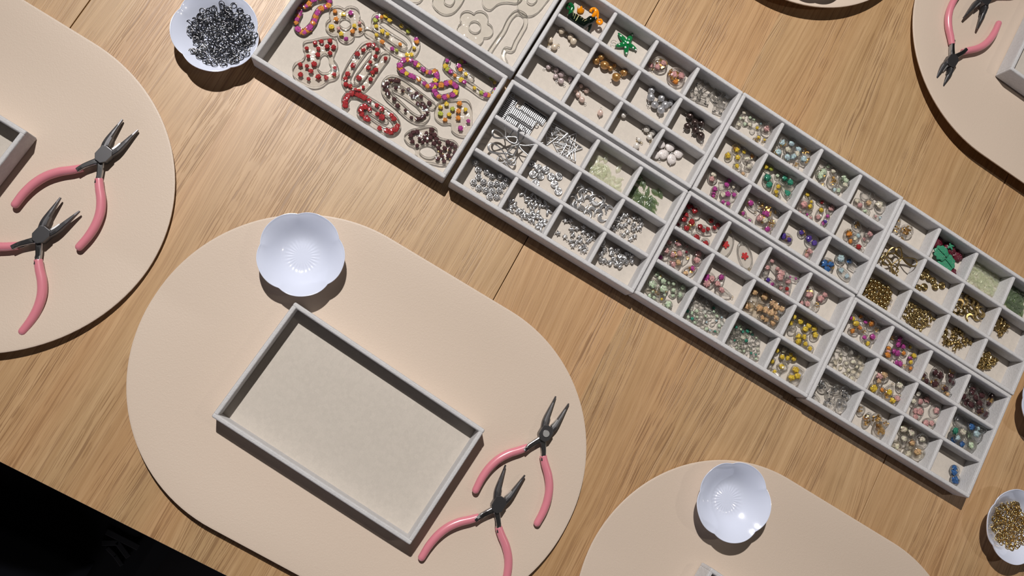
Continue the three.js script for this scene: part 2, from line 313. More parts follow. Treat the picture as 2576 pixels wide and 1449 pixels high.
// ---------------------------------------------------------------- pliers
function sweptBlade(path, seg) { // path: [x, z, half width, half height, y centre]; rounded rectangle section swept along it
  const curve = new THREE.CatmullRomCurve3(path.map((p) => V3(p[0], p[4], p[1]))), n = seg ?? path.length * 6, K = 16, pos = [], idx = [];
  const at = (t, k) => { const f = t * (path.length - 1), i = Math.min(Math.floor(f), path.length - 2), u = f - i; return path[i][k] + (path[i + 1][k] - path[i][k]) * u; };
  for (let i = 0; i <= n; i++) {
    const t = i / n, p = curve.getPoint(t), d = curve.getTangent(t), w = at(t, 2), h = at(t, 3), nx = -d.z / Math.hypot(d.x, d.z), nz = d.x / Math.hypot(d.x, d.z);
    for (let k = 0; k < K; k++) { const a = k / K * TAU, c = Math.cos(a), s = Math.sin(a), e = 0.55, u = Math.sign(c) * Math.pow(Math.abs(c), e) * w, v = Math.sign(s) * Math.pow(Math.abs(s), e) * h; pos.push(p.x + nx * u, p.y + v, p.z + nz * u); }
  }
  for (let i = 0; i < n; i++) for (let k = 0; k < K; k++) { const a = i * K + k, b = i * K + (k + 1) % K; idx.push(a, b, a + K, b, b + K, a + K); }
  for (const [o, s] of [[0, 1], [n * K, -1]]) for (let k = 1; k < K - 1; k++) s > 0 ? idx.push(o, o + k + 1, o + k) : idx.push(o, o + k, o + k + 1);
  const g = new THREE.BufferGeometry(); g.setAttribute('position', new THREE.Float32BufferAttribute(pos, 3)); g.setIndex(idx); g.computeVertexNormals();
  return toCreasedNormals(g, 0.6);
}
function tubeTaper(path, seg = 40) { // path: [x, z, radius, y]; round, with rounded ends
  const curve = new THREE.CatmullRomCurve3(path.map((p) => V3(p[0], p[3], p[1]))), K = 18, pos = [], idx = [];
  const at = (t) => { const f = t * (path.length - 1), i = Math.min(Math.floor(f), path.length - 2), u = f - i; return path[i][2] + (path[i + 1][2] - path[i][2]) * u; };
  const rows = []; for (let i = 0; i <= seg; i++) rows.push([i / seg, 1]);
  const ring = (p, d, r) => { const nx = -d.z, nz = d.x, l = Math.hypot(nx, nz); for (let k = 0; k < K; k++) { const a = k / K * TAU; pos.push(p.x + nx / l * Math.cos(a) * r, p.y + Math.sin(a) * r * 0.92, p.z + nz / l * Math.cos(a) * r); } };
  const p0 = curve.getPoint(0), d0 = curve.getTangent(0); ring(p0, d0, 0.0006); ring(p0, d0, at(0) * 0.9);
  for (const [t] of rows) ring(curve.getPoint(t).addScaledVector(curve.getTangent(t), t === 0 ? 0.0004 : 0), curve.getTangent(t), at(t));
  const p1 = curve.getPoint(1), d1 = curve.getTangent(1), R = at(1); for (const a of [0.4, 0.8, 1.15, 1.5]) ring(p1.clone().addScaledVector(d1, R * Math.sin(a)), d1, R * Math.cos(a) + 0.00005);
  const n = pos.length / 3 / K; for (let i = 0; i < n - 1; i++) for (let k = 0; k < K; k++) { const a = i * K + k, b = i * K + (k + 1) % K; idx.push(a, b, a + K, b, b + K, a + K); }
  const g = new THREE.BufferGeometry(); g.setAttribute('position', new THREE.Float32BufferAttribute(pos, 3)); g.setIndex(idx); g.computeVertexNormals(); return g;
}
function makePliers(x, y, z, angDeg, open, label, rivet, openHandles = open) {
  const o = thing('pliers', label, 'pliers');
  o.position.set(x, y, z); o.rotation.y = -angDeg * Math.PI / 180;
  const Y = 0.0058;
  for (const s of [-1, 1]) {
    const j = s * (0.17 - open), h = s * openHandles; // j: jaw turn, h: handle turn about the joint
    const J = ([px, pz]) => [px * Math.cos(j) - pz * Math.sin(j), px * Math.sin(j) + pz * Math.cos(j)], Hn = ([px, pz]) => [px * Math.cos(h) - pz * Math.sin(h), px * Math.sin(h) + pz * Math.cos(h)];
    const jaw = [[s * 2.6, -3, 3.0, 3.6], [s * 3.6, -10, 2.9, 3.5], [s * 3.5, -15, 2.6, 3.3], [s * 2.8, -22, 2.0, 2.7], [s * 1.9, -30, 1.25, 2.0], [s * 1.2, -37, 0.7, 1.2]].map(([a, b, w, hh]) => [...J([a * mm, b * mm]), w * mm, hh * mm, Y]);
    const blade = part('jaw', sweptBlade(jaw, 30), M.steelDark, o);
    // flat inner cutting step that shows bright on one jaw
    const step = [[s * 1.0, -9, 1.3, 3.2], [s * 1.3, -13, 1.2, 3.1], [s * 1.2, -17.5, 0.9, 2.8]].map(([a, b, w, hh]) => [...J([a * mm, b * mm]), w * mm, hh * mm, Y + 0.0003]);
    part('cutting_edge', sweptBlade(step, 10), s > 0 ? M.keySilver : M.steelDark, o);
    const neck = [[-s * 1.5, -1, 3.4, 2.6], [s * 1.0, 6, 3.0, 2.6], [s * 5, 12.5, 2.6, 2.5], [s * 8.2, 18, 2.3, 2.4], [s * 10.5, 24, 2.2, 2.3]].map(([a, b, w, hh]) => [...Hn([a * mm, b * mm]), w * mm, hh * mm, Y - s * 0.0004]);
    part('shank', sweptBlade(neck, 24), M.steel, o);
    const grip = [[s * 8.6, 19.5, 3.5], [s * 14.5, 26, 3.9], [s * 22, 33.5, 4.1], [s * 28.5, 43, 4.1], [s * 32.5, 54, 4.0], [s * 34.2, 66, 3.8], [s * 34.0, 78, 3.5]].map(([a, b, r]) => [...Hn([a * mm, b * mm]), r * mm, Y - 0.001]);
    part('grip', tubeTaper(grip), M.grip, o);
  }
  const disc = part('joint', toCreasedNormals(new THREE.ExtrudeGeometry(new THREE.Shape([[-5.4, -6], [-2, -7.6], [3.4, -7.2], [6, -3], [5.2, 4], [2.2, 7.4], [-2.6, 7.2], [-5.8, 3]].map(([a, b]) => new THREE.Vector2(a * mm, b * mm))), { depth: 0.0072, bevelEnabled: true, bevelThickness: 0.0005, bevelSize: 0.0005, bevelSegments: 2 }).rotateX(Math.PI / 2), 0.5), M.steelDark, o);
  disc.position.y = Y + 0.0042;
  if (rivet) part('rivet', move(new THREE.CylinderGeometry(0.0032, 0.0034, 0.0009, 24), 0, Y + 0.0051, 0), M.keySilver, o);
  for (const s of [-1, 1]) part('spring', tubeOf([V3(0, Y, 0.0085), V3(s * 0.004, Y - 0.001, 0.013), V3(s * 0.0075, Y - 0.0005, 0.0195)], 0.0004, 10, 5), M.chrome, o);
  return o;
}
makePliers(0.182, 0.0022, -0.0295, -1.7, 0.0, 'small pliers with pink grips and a bright silver rivet on the middle mat', true, 0);
makePliers(0.1756, 0.0022, 0.0504, -2.5, -0.09, 'small pliers with pink grips nearest the empty tray, its right grip cut off', false, -0.1);
makePliers(-0.2978, 0.0022, -0.0419, 3.5, -0.02, 'small pliers with pink grips, upper pair on the left mat', false, 0.02);
makePliers(-0.3006, 0.0022, 0.0462, 5.4, -0.07, 'small pliers with pink grips, lower pair on the left mat with one grip cut off', false, -0.08);
makePliers(0.3838, 0.0022, -0.6226, -178.2, 0.04, 'small pliers with pink grips pointing down on the top right mat', false, 0.05);
makePliers(0.3868, 0.0022, -0.7144, -176.7, -0.08, 'small pliers with pink grips of which mostly the jaws show at the top edge', false, -0.08);
// ---------------------------------------------------------------- charm, bead and resin builders
const shapeOf = (pts, k = mm) => new THREE.Shape(pts.map(([x, y]) => new THREE.Vector2(x * k, y * k)));
const extrude = (shape, depth, bevel, seg = 2, curve = 10) => new THREE.ExtrudeGeometry(shape, { depth: Math.max(depth - 2 * bevel, 0.00005), bevelEnabled: bevel > 0, bevelThickness: bevel, bevelSize: bevel, bevelOffset: -bevel, bevelSegments: seg, curveSegments: curve }).translate(0, 0, bevel).rotateX(Math.PI / 2).translate(0, depth, 0); // flat on y = 0, shape's y along +z
const loopGeo = (R = 0.0009, r = 0.00024) => new THREE.TorusGeometry(R, r, 6, 16).rotateX(Math.PI / 2);
const polar = (n, f) => Array.from({ length: n }, (_, i) => { const a = i / n * TAU, r = f(a, i); return [r * Math.cos(a), r * Math.sin(a)]; });
const METAL = { silver: M.silver, gold: M.gold };
const METAL_OLD = { silver: M.silverOld, gold: M.goldOld };
const trayPoint = (tray, u, v, y) => TRAYS[tray].localToWorld(V3(u * mm, y, v * mm));
const trayTurn = (tray) => TRAYS[tray].rotation.y;
function blob(R, flat, rough, seed, detail = 2) { // one ragged lump
  const g = mergeVertices(new THREE.IcosahedronGeometry(1, detail).deleteAttribute('uv').deleteAttribute('normal')), p = g.attributes.position;
  for (let i = 0; i < p.count; i++) { const x = p.getX(i), y = p.getY(i), z = p.getZ(i), k = 1 - rough + 2 * rough * hash2(Math.round(x * 97 + seed * 31), Math.round(z * 89 + y * 57), seed); p.setXYZ(i, x * R * k, y * R * flat * k, z * R * k); }
  g.computeVertexNormals(); return g;
}
const charmParts = {
  star: () => [['body', extrude(shapeOf(polar(10, (a, i) => i % 2 ? 1.75 : 3.2)), 0.0028, 0.0012, 3), 0], ['loop', loopGeo().translate(0.0038, 0.0014, 0), 1]],
  heart: () => { const s = new THREE.Shape(); s.moveTo(0, -0.0026); s.bezierCurveTo(0.0012, -0.0014, 0.0036, 0, 0.003, 0.0018); s.bezierCurveTo(0.0024, 0.0034, 0.0006, 0.003, 0, 0.0016); s.bezierCurveTo(-0.0006, 0.003, -0.0024, 0.0034, -0.003, 0.0018); s.bezierCurveTo(-0.0036, 0, -0.0012, -0.0014, 0, -0.0026); return [['body', extrude(s, 0.0034, 0.0014, 4), 0], ['loop', loopGeo().translate(0, 0.0017, 0.0036), 1]]; },
  moon: () => { const s = new THREE.Shape(); s.absarc(0, 0, 0.0046, 0.75, TAU - 0.75, false); s.absarc(0.0024, 0, 0.0033, TAU - 1.3, 1.3, true); return [['body', extrude(s, 0.0019, 0.0007, 3, 20), 0], ['loop', loopGeo(0.0008).translate(0.0036, 0.001, 0.0043), 1]]; },
  tail: () => { const lobe = (s) => { const g = new THREE.SphereGeometry(1, 14, 8); g.scale(0.0031, 0.0011, 0.00145); g.rotateY(s * 0.62).translate(0.0018, 0, -s * 0.0017); return g; }; const stem = new THREE.SphereGeometry(1, 12, 8).scale(0.0026, 0.001, 0.0011).translate(-0.0021, 0, 0); return [['lobe', lobe(1).translate(0, 0.0013, 0), 0], ['lobe', lobe(-1).translate(0, 0.0013, 0), 0], ['stem', stem.translate(0, 0.0013, 0), 0], ['loop', loopGeo().translate(-0.0052, 0.0012, 0), 1]]; },
  ball: () => { const beads = []; for (let i = 0; i < 9; i++) beads.push(new THREE.SphereGeometry(0.00062, 8, 6).translate(0.0031 * Math.cos(i / 9 * TAU), 0.0013, 0.0031 * Math.sin(i / 9 * TAU))); return [['ball', new THREE.SphereGeometry(0.00235, 20, 14).translate(0, 0.0024, 0), 0], ['beaded_rim', merged([new THREE.TorusGeometry(0.0027, 0.0005, 6, 24).rotateX(Math.PI / 2).translate(0, 0.0013, 0), ...beads]), 1], ['loop', loopGeo().translate(0.0044, 0.0012, 0), 1]]; },
  disc: () => { const g = new THREE.CylinderGeometry(0.0036, 0.0038, 0.0012, 26, 1).toNonIndexed(); return [['rim', new THREE.TorusGeometry(0.0037, 0.00045, 8, 30).rotateX(Math.PI / 2).translate(0, 0.0009, 0), 1], ['faceted_face', (() => { const b = new THREE.CircleGeometry(0.0035, 14, 0, TAU).rotateX(-Math.PI / 2), ring = new THREE.RingGeometry(0.0008, 0.0035, 11, 4).rotateX(-Math.PI / 2).toNonIndexed(), p = ring.attributes.position; for (let i = 0; i < p.count; i++) p.setY(i, 0.0011 + 0.0007 * hash2(Math.round(p.getX(i) * 9e4), Math.round(p.getZ(i) * 9e4), 3)); ring.computeVertexNormals(); return ring; })(), 0], ['back', g.translate(0, 0.0005, 0), 1]]; },
  leaf: () => { const n = 20, pos = [], idx = [], W = 5; for (let i = 0; i <= n; i++) { const t = i / n, w = 0.0023 * Math.pow(Math.sin(Math.PI * Math.pow(t, 0.85)), 0.8) + 0.00008, x = (t - 0.5) * 0.0092; for (let j = 0; j <= W * 2; j++) { const s = j / W - 1, vein = 0.00028 * Math.cos((t * 9 - Math.abs(s) * 1.3) * TAU); pos.push(x, 0.0012 + 0.0007 * (1 - s * s) + vein * (1 - Math.abs(s)) - 0.0004 * Math.exp(-s * s * 40) + 0.0005 * Math.sin(t * 3), s * w); } } const m = W * 2 + 1; for (let i = 0; i < n; i++) for (let j = 0; j < m - 1; j++) { const a = i * m + j; idx.push(a, a + 1, a + m, a + 1, a + m + 1, a + m); } const half = pos.length / 3; for (let i = 0; i < half; i++) { const y = pos[3 * i + 1]; pos.push(pos[3 * i], 0.0004 + (y - 0.0012) * 0.3, pos[3 * i + 2]); } const k = idx.length; for (let i = 0; i < k; i += 3) idx.push(idx[i] + half, idx[i + 2] + half, idx[i + 1] + half); for (const j of [0, m - 1]) for (let i = 0; i < n; i++) { const a = i * m + j, b = a + m; j ? idx.push(a, a + half, b, b, a + half, b + half) : idx.push(a, b, a + half, b, b + half, a + half); } const g = new THREE.BufferGeometry(); g.setAttribute('position', new THREE.Float32BufferAttribute(pos, 3)); g.setIndex(idx); g.computeVertexNormals(); return [['blade', g, 0], ['loop', loopGeo(0.0008, 0.00035).translate(0.0053, 0.001, 0), 0]]; },
};
// a three-cornered frame of flat wire with a zigzag inside
charmParts.triangle = () => {
  const c = [[-8, -4.5], [8, -5.5], [1, 7]].map(([x, z]) => V3(x * mm, 0.0008, z * mm)), bar = (a, b, r) => { const g = new THREE.CylinderGeometry(r, r, a.distanceTo(b), 6).scale(1, 1, 1); g.applyQuaternion(new THREE.Quaternion().setFromUnitVectors(V3(0, 1, 0), b.clone().sub(a).normalize())); const m = a.clone().add(b).multiplyScalar(0.5); return g.translate(m.x, m.y, m.z); };
  const side = (i) => ['frame_bar', bar(c[i], c[(i + 1) % 3], 0.0007), 0], z = [];
  for (let i = 0; i < 5; i++) z.push(c[0].clone().lerp(i % 2 ? c[2] : c[1], 0.2 + 0.17 * i));
  return [side(0), side(1), side(2), ['zigzag', merged(z.slice(1).map((p, i) => bar(z[i], p, 0.0005))), 0]];
};
M.leafLight = phys(lin(0.955, 0.97, 0.9), 0.14, { transmission: 0.9, ior: 1.6, clearcoat: 0.4, side: THREE.DoubleSide });
M.leafDark = phys(lin(0.52, 0.62, 0.44), 0.16, { transmission: 0.88, ior: 1.55, clearcoat: 0.4, side: THREE.DoubleSide });
const CHARM_SAY = {
  star: (m) => [`${m} puffed star charm`, 'star charm'], heart: (m) => [`${m} puffed heart charm`, 'heart charm'], moon: (m) => [`${m} crescent moon charm`, 'moon charm'],
  tail: (m) => [`${m} whale tail charm`, 'tail charm'], ball: (m) => [`${m} ball charm with a beaded rim`, 'ball charm'], disc: (m) => [`${m} round faceted rhinestone disc`, 'disc charm'],
  leaf: (m) => [`${m} green translucent leaf bead`, 'leaf bead'], triangle: (m) => [`${m} three-cornered openwork charm`, 'triangle charm'],
};
const CHARM_NAME = { star: 'star_charm', heart: 'heart_charm', moon: 'moon_charm', tail: 'whale_tail_charm', ball: 'ball_charm', disc: 'rhinestone_disc', leaf: 'leaf_bead', triangle: 'triangle_charm' };
const CHARM_H = { star: 2.8, heart: 3.4, moon: 1.9, tail: 2.6, ball: 4.4, disc: 1.6, leaf: 1.6, triangle: 1.6 };
const ORD = ['first', 'second', 'third', 'fourth', 'fifth', 'sixth', 'seventh', 'eighth', 'ninth', 'tenth', 'eleventh', 'twelfth'];
const charmProto = {};
let charmSeed = 400;
const cellWord = { 'L1star0': 'near the front wall', 'L1star1': 'in the right-hand column' };
let starCells = { L1: 0, U3: 0 };
const screenX = (p) => p.x * 0.84677 - p.z * 0.49826; // how far right a point lies in the photo
function charmCell(tray, kind, metal, list) {
  reseed(charmSeed++);
  const key = kind + metal;
  const material = kind === 'leaf' ? [metal === 'light' ? M.leafLight : M.leafDark] : [METAL[metal], METAL_OLD[metal]];
  const [look, category] = CHARM_SAY[kind](metal), few = list.length <= 12;
  const where = kind === 'leaf' ? (tray === 'L1' ? ' piled beside the silver charms' : ' piled beside the gold charms') : kind === 'star' ? (starCells[tray]++ === (tray === 'L1' ? 1 : 0) ? ' in the right-hand column cell' : ' in the third cell of the near row') : ' piled in its cell';
  const order = list.map((p, i) => [i, screenX(trayPoint(tray, p[0], p[1], 0))]).sort((a, b) => a[1] - b[1]).map((p) => p[0]);
  const placed = [];
  list.forEach(([u, v], i) => {
    let o;
    if (!charmProto[key]) { o = charmProto[key] = new THREE.Group(); for (const [n, g, k] of charmParts[kind]()) part(n, g, material[k] ?? material[0], o); } else o = charmProto[key].clone();
    o.name = numbered(CHARM_NAME[kind]); scene.add(o);
    tag(o, few ? `${look}, ${(ORD[order.indexOf(i)] ?? "last")} from the left in its cell` : look + where, category, few ? undefined : `${look}s${where}`);
    const R = kind === 'ball' || kind === 'disc' ? 3.6 : kind === 'triangle' ? 6 : kind === 'moon' ? 3.6 : 2.9;
    let level = 0; for (const [a, b, top] of placed) { const d = Math.hypot(a - u, b - v); if (d < R * 1.35) level = Math.max(level, top * (1 - d / (R * 1.35)) * 0.9); }
    level = Math.min(level, 9);
    placed.push([u, v, level + CHARM_H[kind]]);
    o.position.copy(trayPoint(tray, u, v, PAD_Y + 0.0003 + level * mm));
    const lean = (kind === 'triangle' ? 0.5 : kind === 'ball' || kind === 'disc' ? 0.28 : 0.45) * (level > 0.4 ? 1 : 0.35);
    o.rotation.set(between(-lean, lean), between(0, TAU), between(-lean, lean), 'YXZ');
    const lift = Math.abs(Math.sin(o.rotation.x)) * R * mm * 0.7 + Math.abs(Math.sin(o.rotation.z)) * R * mm * 0.7; o.position.y += lift;
  });
}

// pearls on head pins
const pearlMat = (c, metalness = 0.25, more = {}) => phys(lin(...c), 0.3, { metalness, clearcoat: 1, clearcoatRoughness: 0.1, ...more });
const PEARL = { cream: pearlMat([0.78, 0.66, 0.52]), lilac: pearlMat([0.62, 0.5, 0.5]), bronze: pearlMat([0.5, 0.26, 0.08], 0.6), blush: pearlMat([0.74, 0.55, 0.48]), grey: pearlMat([0.48, 0.48, 0.5], 0.6), 'dark brown': pearlMat([0.07, 0.045, 0.04], 0.6), white: pearlMat([0.74, 0.7, 0.65]), coin: pearlMat([0.8, 0.74, 0.72], 0.2, { bumpMap: grainTex, bumpScale: 0.0002 }) };
const pearlGeo = [0, 1, 2].map((s) => { const g = new THREE.SphereGeometry(1, 26, 18), p = g.attributes.position; for (let i = 0; i < p.count; i++) { const x = p.getX(i), y = p.getY(i), z = p.getZ(i), k = 1 + 0.05 * Math.sin(3 * x + s) * Math.cos(2.6 * z + 2 * s) + 0.03 * Math.sin(5 * y + s); p.setXYZ(i, x * k * (1 + 0.05 * s), y * k * 0.95, z * k); } g.computeVertexNormals(); return g; });
function pearlCell(tray, color, list) {
  reseed(900 + color.length * 7 + list.length);
  const order = list.map((p, i) => [i, screenX(trayPoint(tray, p[0], p[1], 0))]).sort((a, b) => a[1] - b[1]).map((p) => p[0]);
  const wire = ['cream', 'white', 'bronze'].includes(color) ? M.gold : M.chrome;
  list.forEach(([u, v, r], i) => {
    const o = thing('pearl_drop', `${color === 'coin' ? 'large white coin' : color} pearl on a wire pin, ${(ORD[order.indexOf(i)] ?? "last")} from the left in its cell`, 'pearl');
    const R = r * mm, flat = color === 'coin' ? 0.55 : 1;
    o.position.copy(trayPoint(tray, u, v, PAD_Y + R * flat * 0.98 + 0.0002));
    const a = between(0, TAU); o.rotation.y = a;
    const p = part('pearl', pearlGeo[i % 3], PEARL[color], o); p.scale.set(R, R * flat, R);
    const low = -R * flat * 0.25;
    part('head_pin', new THREE.CylinderGeometry(0.00022, 0.00022, 2 * R + 0.0026, 6).rotateZ(Math.PI / 2), wire, o).position.y = low * 0.6;
    part('pin_head', new THREE.SphereGeometry(0.00065, 10, 8).translate(-R - 0.0011, low * 0.6, 0), M.chrome, o);
    part('loop', new THREE.TorusGeometry(0.00105, 0.00022, 6, 16).rotateX(Math.PI / 2).translate(R + 0.0022, low, 0), wire, o);
  });
}

// resin charms: a clear body with dried flowers, foil and sometimes an eyelet
const bodyGeo = {};
function resinBody(shape) { // unit length 2 along x and z, unit half height 1
  if (bodyGeo[shape]) return bodyGeo[shape];
  if (shape === 'square') { // a bevelled square of thick clear acrylic with a square window
    const s = new THREE.Shape([[-0.95, -0.95], [0.95, -0.95], [0.95, 0.95], [-0.95, 0.95]].map(([x, y]) => new THREE.Vector2(x, y))); s.holes.push(new THREE.Path([[-0.55, -0.55], [-0.55, 0.55], [0.55, 0.55], [0.55, -0.55]].map(([x, y]) => new THREE.Vector2(x, y))));
    return (bodyGeo[shape] = toCreasedNormals(new THREE.ExtrudeGeometry(s, { depth: 1.2, bevelEnabled: true, bevelThickness: 0.4, bevelSize: 0.22, bevelOffset: -0.1, bevelSegments: 1 }).translate(0, 0, -0.6).rotateX(Math.PI / 2), 0.3));
  }
  const outline = { round: () => 1, disc: () => 1, plate: () => 1, oval: () => 1, facet: () => 1, drop: (a) => 0.86 + 0.24 * Math.pow(Math.max(0, Math.cos(a)), 5) - 0.12 * Math.pow(Math.max(0, Math.cos(a)), 1), marquise: (a) => 1 / Math.pow(Math.pow(Math.abs(Math.cos(a)), 1.25) + Math.pow(Math.abs(Math.sin(a)), 1.25), 1 / 1.25), block: (a) => 0.94 / Math.pow(Math.pow(Math.abs(Math.cos(a)), 5) + Math.pow(Math.abs(Math.sin(a)), 5), 0.2) }[shape];
  const flat = shape === 'facet', N = flat ? 8 : 32, flatTop = { disc: 1, plate: 1, block: 1 }[shape], prof = flat ? [[0, 1], [0.55, 1], [1, 0.1], [1, -0.1], [0.6, -0.9], [0, -0.9]] : flatTop ? [[0, 0.8], [0.5, 0.8], [0.8, 0.85], [0.9, 1], [0.965, 0.9], [1, 0.5], [1, -0.5], [0.95, -0.9], [0.85, -1], [0, -1]] : [...Array(9).keys()].map((i) => { const t = i / 8 * Math.PI / 2; return [Math.sin(t), Math.cos(t)]; }).concat([...Array(6).keys()].map((i) => { const t = (i + 1) / 6 * Math.PI / 2; return [Math.cos(t), -0.8 * Math.sin(t)]; }));
  const pos = [], idx = [];
  for (const [r, y] of prof) for (let j = 0; j < N; j++) { const a = j / N * TAU, k = r * outline(a); pos.push(k * Math.cos(a), y, k * Math.sin(a)); }
  for (let i = 0; i < prof.length - 1; i++) for (let j = 0; j < N; j++) { const a = i * N + j, b = i * N + (j + 1) % N; idx.push(a, b, a + N, b, b + N, a + N); }
  let g = new THREE.BufferGeometry(); g.setAttribute('position', new THREE.Float32BufferAttribute(pos, 3)); g.setIndex(idx); g.computeVertexNormals();
  if (g.attributes.normal.getY(N + 1) < 0) { const k = g.index.array; for (let i = 0; i < k.length; i += 3) { const t = k[i]; k[i] = k[i + 1]; k[i + 1] = t; } g.computeVertexNormals(); }
  if (flat || flatTop) g = toCreasedNormals(g, flat ? 0.15 : 0.5);
  return (bodyGeo[shape] = g);
}
const clear = (c, more = {}) => phys(lin(...c), 0.04, { transmission: 1, thickness: 0, ior: 1.45, side: THREE.DoubleSide, ...more });
const cast = (c) => phys(lin(...c), 0.05, { transmission: 1, thickness: 0.003, ior: 1.45, clearcoat: 1, clearcoatRoughness: 0.1, transparent: true, opacity: 0.34 });
const TINT = { '': cast([0.93, 0.925, 0.91]), R: cast([0.93, 0.82, 0.80]), Y: cast([0.93, 0.88, 0.68]), E: cast([0.80, 0.88, 0.74]), Q: cast([0.76, 0.88, 0.87]), A: cast([0.90, 0.76, 0.54]), B: cast([0.72, 0.78, 0.82]), k: cast([0.84, 0.91, 0.80]), };
M.glassRim = phys(lin(1, 1, 1), 0.03, { transmission: 1, thickness: 0.001, ior: 1.5 });
const TINT_WORD = { '': 'clear', R: 'pinkish', Y: 'yellowish', E: 'greenish', Q: 'aqua', A: 'amber', B: 'grey-blue' };
const FLOWER = { r: [[0.34, 0.012, 0.016], 'red'], d: [[0.2, 0.01, 0.03], 'dark red'], m: [[0.06, 0.015, 0.018], 'maroon'], p: [[0.6, 0.32, 0.31], 'pink'], f: [[0.4, 0.045, 0.26], 'fuchsia'], o: [[0.62, 0.22, 0.03], 'orange'], y: [[0.68, 0.47, 0.04], 'yellow'], g: [[0.4, 0.43, 0.06], 'lime'], t: [[0.03, 0.26, 0.17], 'teal'], k: [[0.54, 0.63, 0.47], 'mint'], b: [[0.03, 0.12, 0.33], 'blue'], l: [[0.46, 0.6, 0.65], 'pale blue'], v: [[0.07, 0.03, 0.25], 'violet'], w: [[0.68, 0.62, 0.5], 'cream'], n: [[0.62, 0.4, 0.22], 'tan'] };
M.redBloom = mat(lin(0.5, 0.03, 0.03), 0.7);
const flowerMat = Object.fromEntries(Object.entries(FLOWER).map(([k, [c]]) => [k, mat(lin(...c), 0.8, { vertexColors: true })]));
const foilMat = { G: mat(lin(0.8, 0.5, 0.16), 0.3, { metalness: 1, side: THREE.DoubleSide }), S: mat(lin(0.5, 0.5, 0.51), 0.28, { metalness: 1, side: THREE.DoubleSide }) };
const flowerGeos = [0, 1, 2, 3, 4, 5].map((s) => { // a crumbly dried flower: ragged star outline, petals of uneven tone
  const g = blob(1, 0.5, 0.24, s + 3, 3), q = g.attributes.position, tone = new Float32Array(q.count * 3), n = 5 + (s % 3);
  for (let i = 0; i < q.count; i++) { const x = q.getX(i), z = q.getZ(i), a = Math.atan2(z, x), k = 0.92 + 0.09 * Math.cos(n * a + s) + 0.08 * Math.cos(11 * a + 2 * s); q.setX(i, x * k); q.setZ(i, z * k); const t = 0.45 + 0.85 * hash2(Math.round(x * 7), Math.round(z * 7), s + 40); tone[3 * i] = t; tone[3 * i + 1] = t * (0.85 + 0.3 * hash2(i, 1, s)); tone[3 * i + 2] = t; }
  g.setAttribute('color', new THREE.BufferAttribute(tone, 3)); g.computeVertexNormals(); return g;
});
const redBloomGeo = (() => { const s = new THREE.Shape(polar(60, (a) => 0.42 + 0.58 * Math.pow(Math.abs(Math.cos(2.5 * a)), 0.7)).map(([x, y]) => new THREE.Vector2(x, y))); return new THREE.ExtrudeGeometry(s, { depth: 0.2, bevelEnabled: true, bevelSize: 0.08, bevelThickness: 0.1, bevelOffset: -0.08, bevelSegments: 2 }).rotateX(Math.PI / 2).translate(0, 0.1, 0); })();
const foilGeos = [0, 1, 2].map((s) => { // crumpled shreds of leaf metal
  const pos = []; for (let i = 0; i < 16; i++) { const r = Math.sqrt(hash2(i, s, 1)) * 0.9, a = hash2(i, s, 2) * TAU, cx = r * Math.cos(a), cz = r * Math.sin(a), cy = (hash2(i, s, 3) - 0.5) * 0.7, q = 0.16 + 0.22 * hash2(i, s, 4); for (let k = 0; k < 3; k++) { const b = a + k * 2.1 + hash2(i, s, 5 + k); pos.push(cx + q * Math.cos(b), cy + (hash2(i, k, s + 9) - 0.5) * 0.4, cz + q * Math.sin(b)); } }
  const g = new THREE.BufferGeometry(); g.setAttribute('position', new THREE.Float32BufferAttribute(pos, 3)); g.computeVertexNormals(); return g;
});
const rimGeo = {};
function refractionRim(shape) { // slim clear ring added along the widest line, for the bright and dark refracted edge
  if (rimGeo[shape]) return rimGeo[shape];
  const b = resinBody(shape), p = b.attributes.position, best = new Map(), N = shape === 'facet' ? 8 : 32;
  for (let i = 0; i < p.count; i++) { const x = p.getX(i), z = p.getZ(i), r = Math.hypot(x, z), k = Math.round((Math.atan2(z, x) / TAU + 1) * N) % N; if (r > (best.get(k)?.[2] ?? 0)) best.set(k, [x, z, r]); }
  const pts = [...best.keys()].sort((a, c) => a - c).map((k) => best.get(k)).map(([x, z]) => V3(x * 0.94, 0, z * 0.94));
  return (rimGeo[shape] = new THREE.TubeGeometry(new THREE.CatmullRomCurve3(pts, true), N * 2, 0.1, 6, true).scale(1, 8, 1));
}
const edgeTube = (outline, r, depth) => new THREE.TubeGeometry(new THREE.CatmullRomCurve3(outline.filter((_, i) => i % 2 === 0).map(([x, z]) => V3(x * mm, 0, z * mm)), true), outline.length, r, 6, true).scale(1, depth / r / 2, 1).translate(0, depth / 2, 0);  // clear tube added along an outline to give its refracted edge
let resinSeed = 2000;
const eyeletGeo = new THREE.TorusGeometry(0.0011, 0.00026, 7, 18).rotateX(Math.PI / 2);
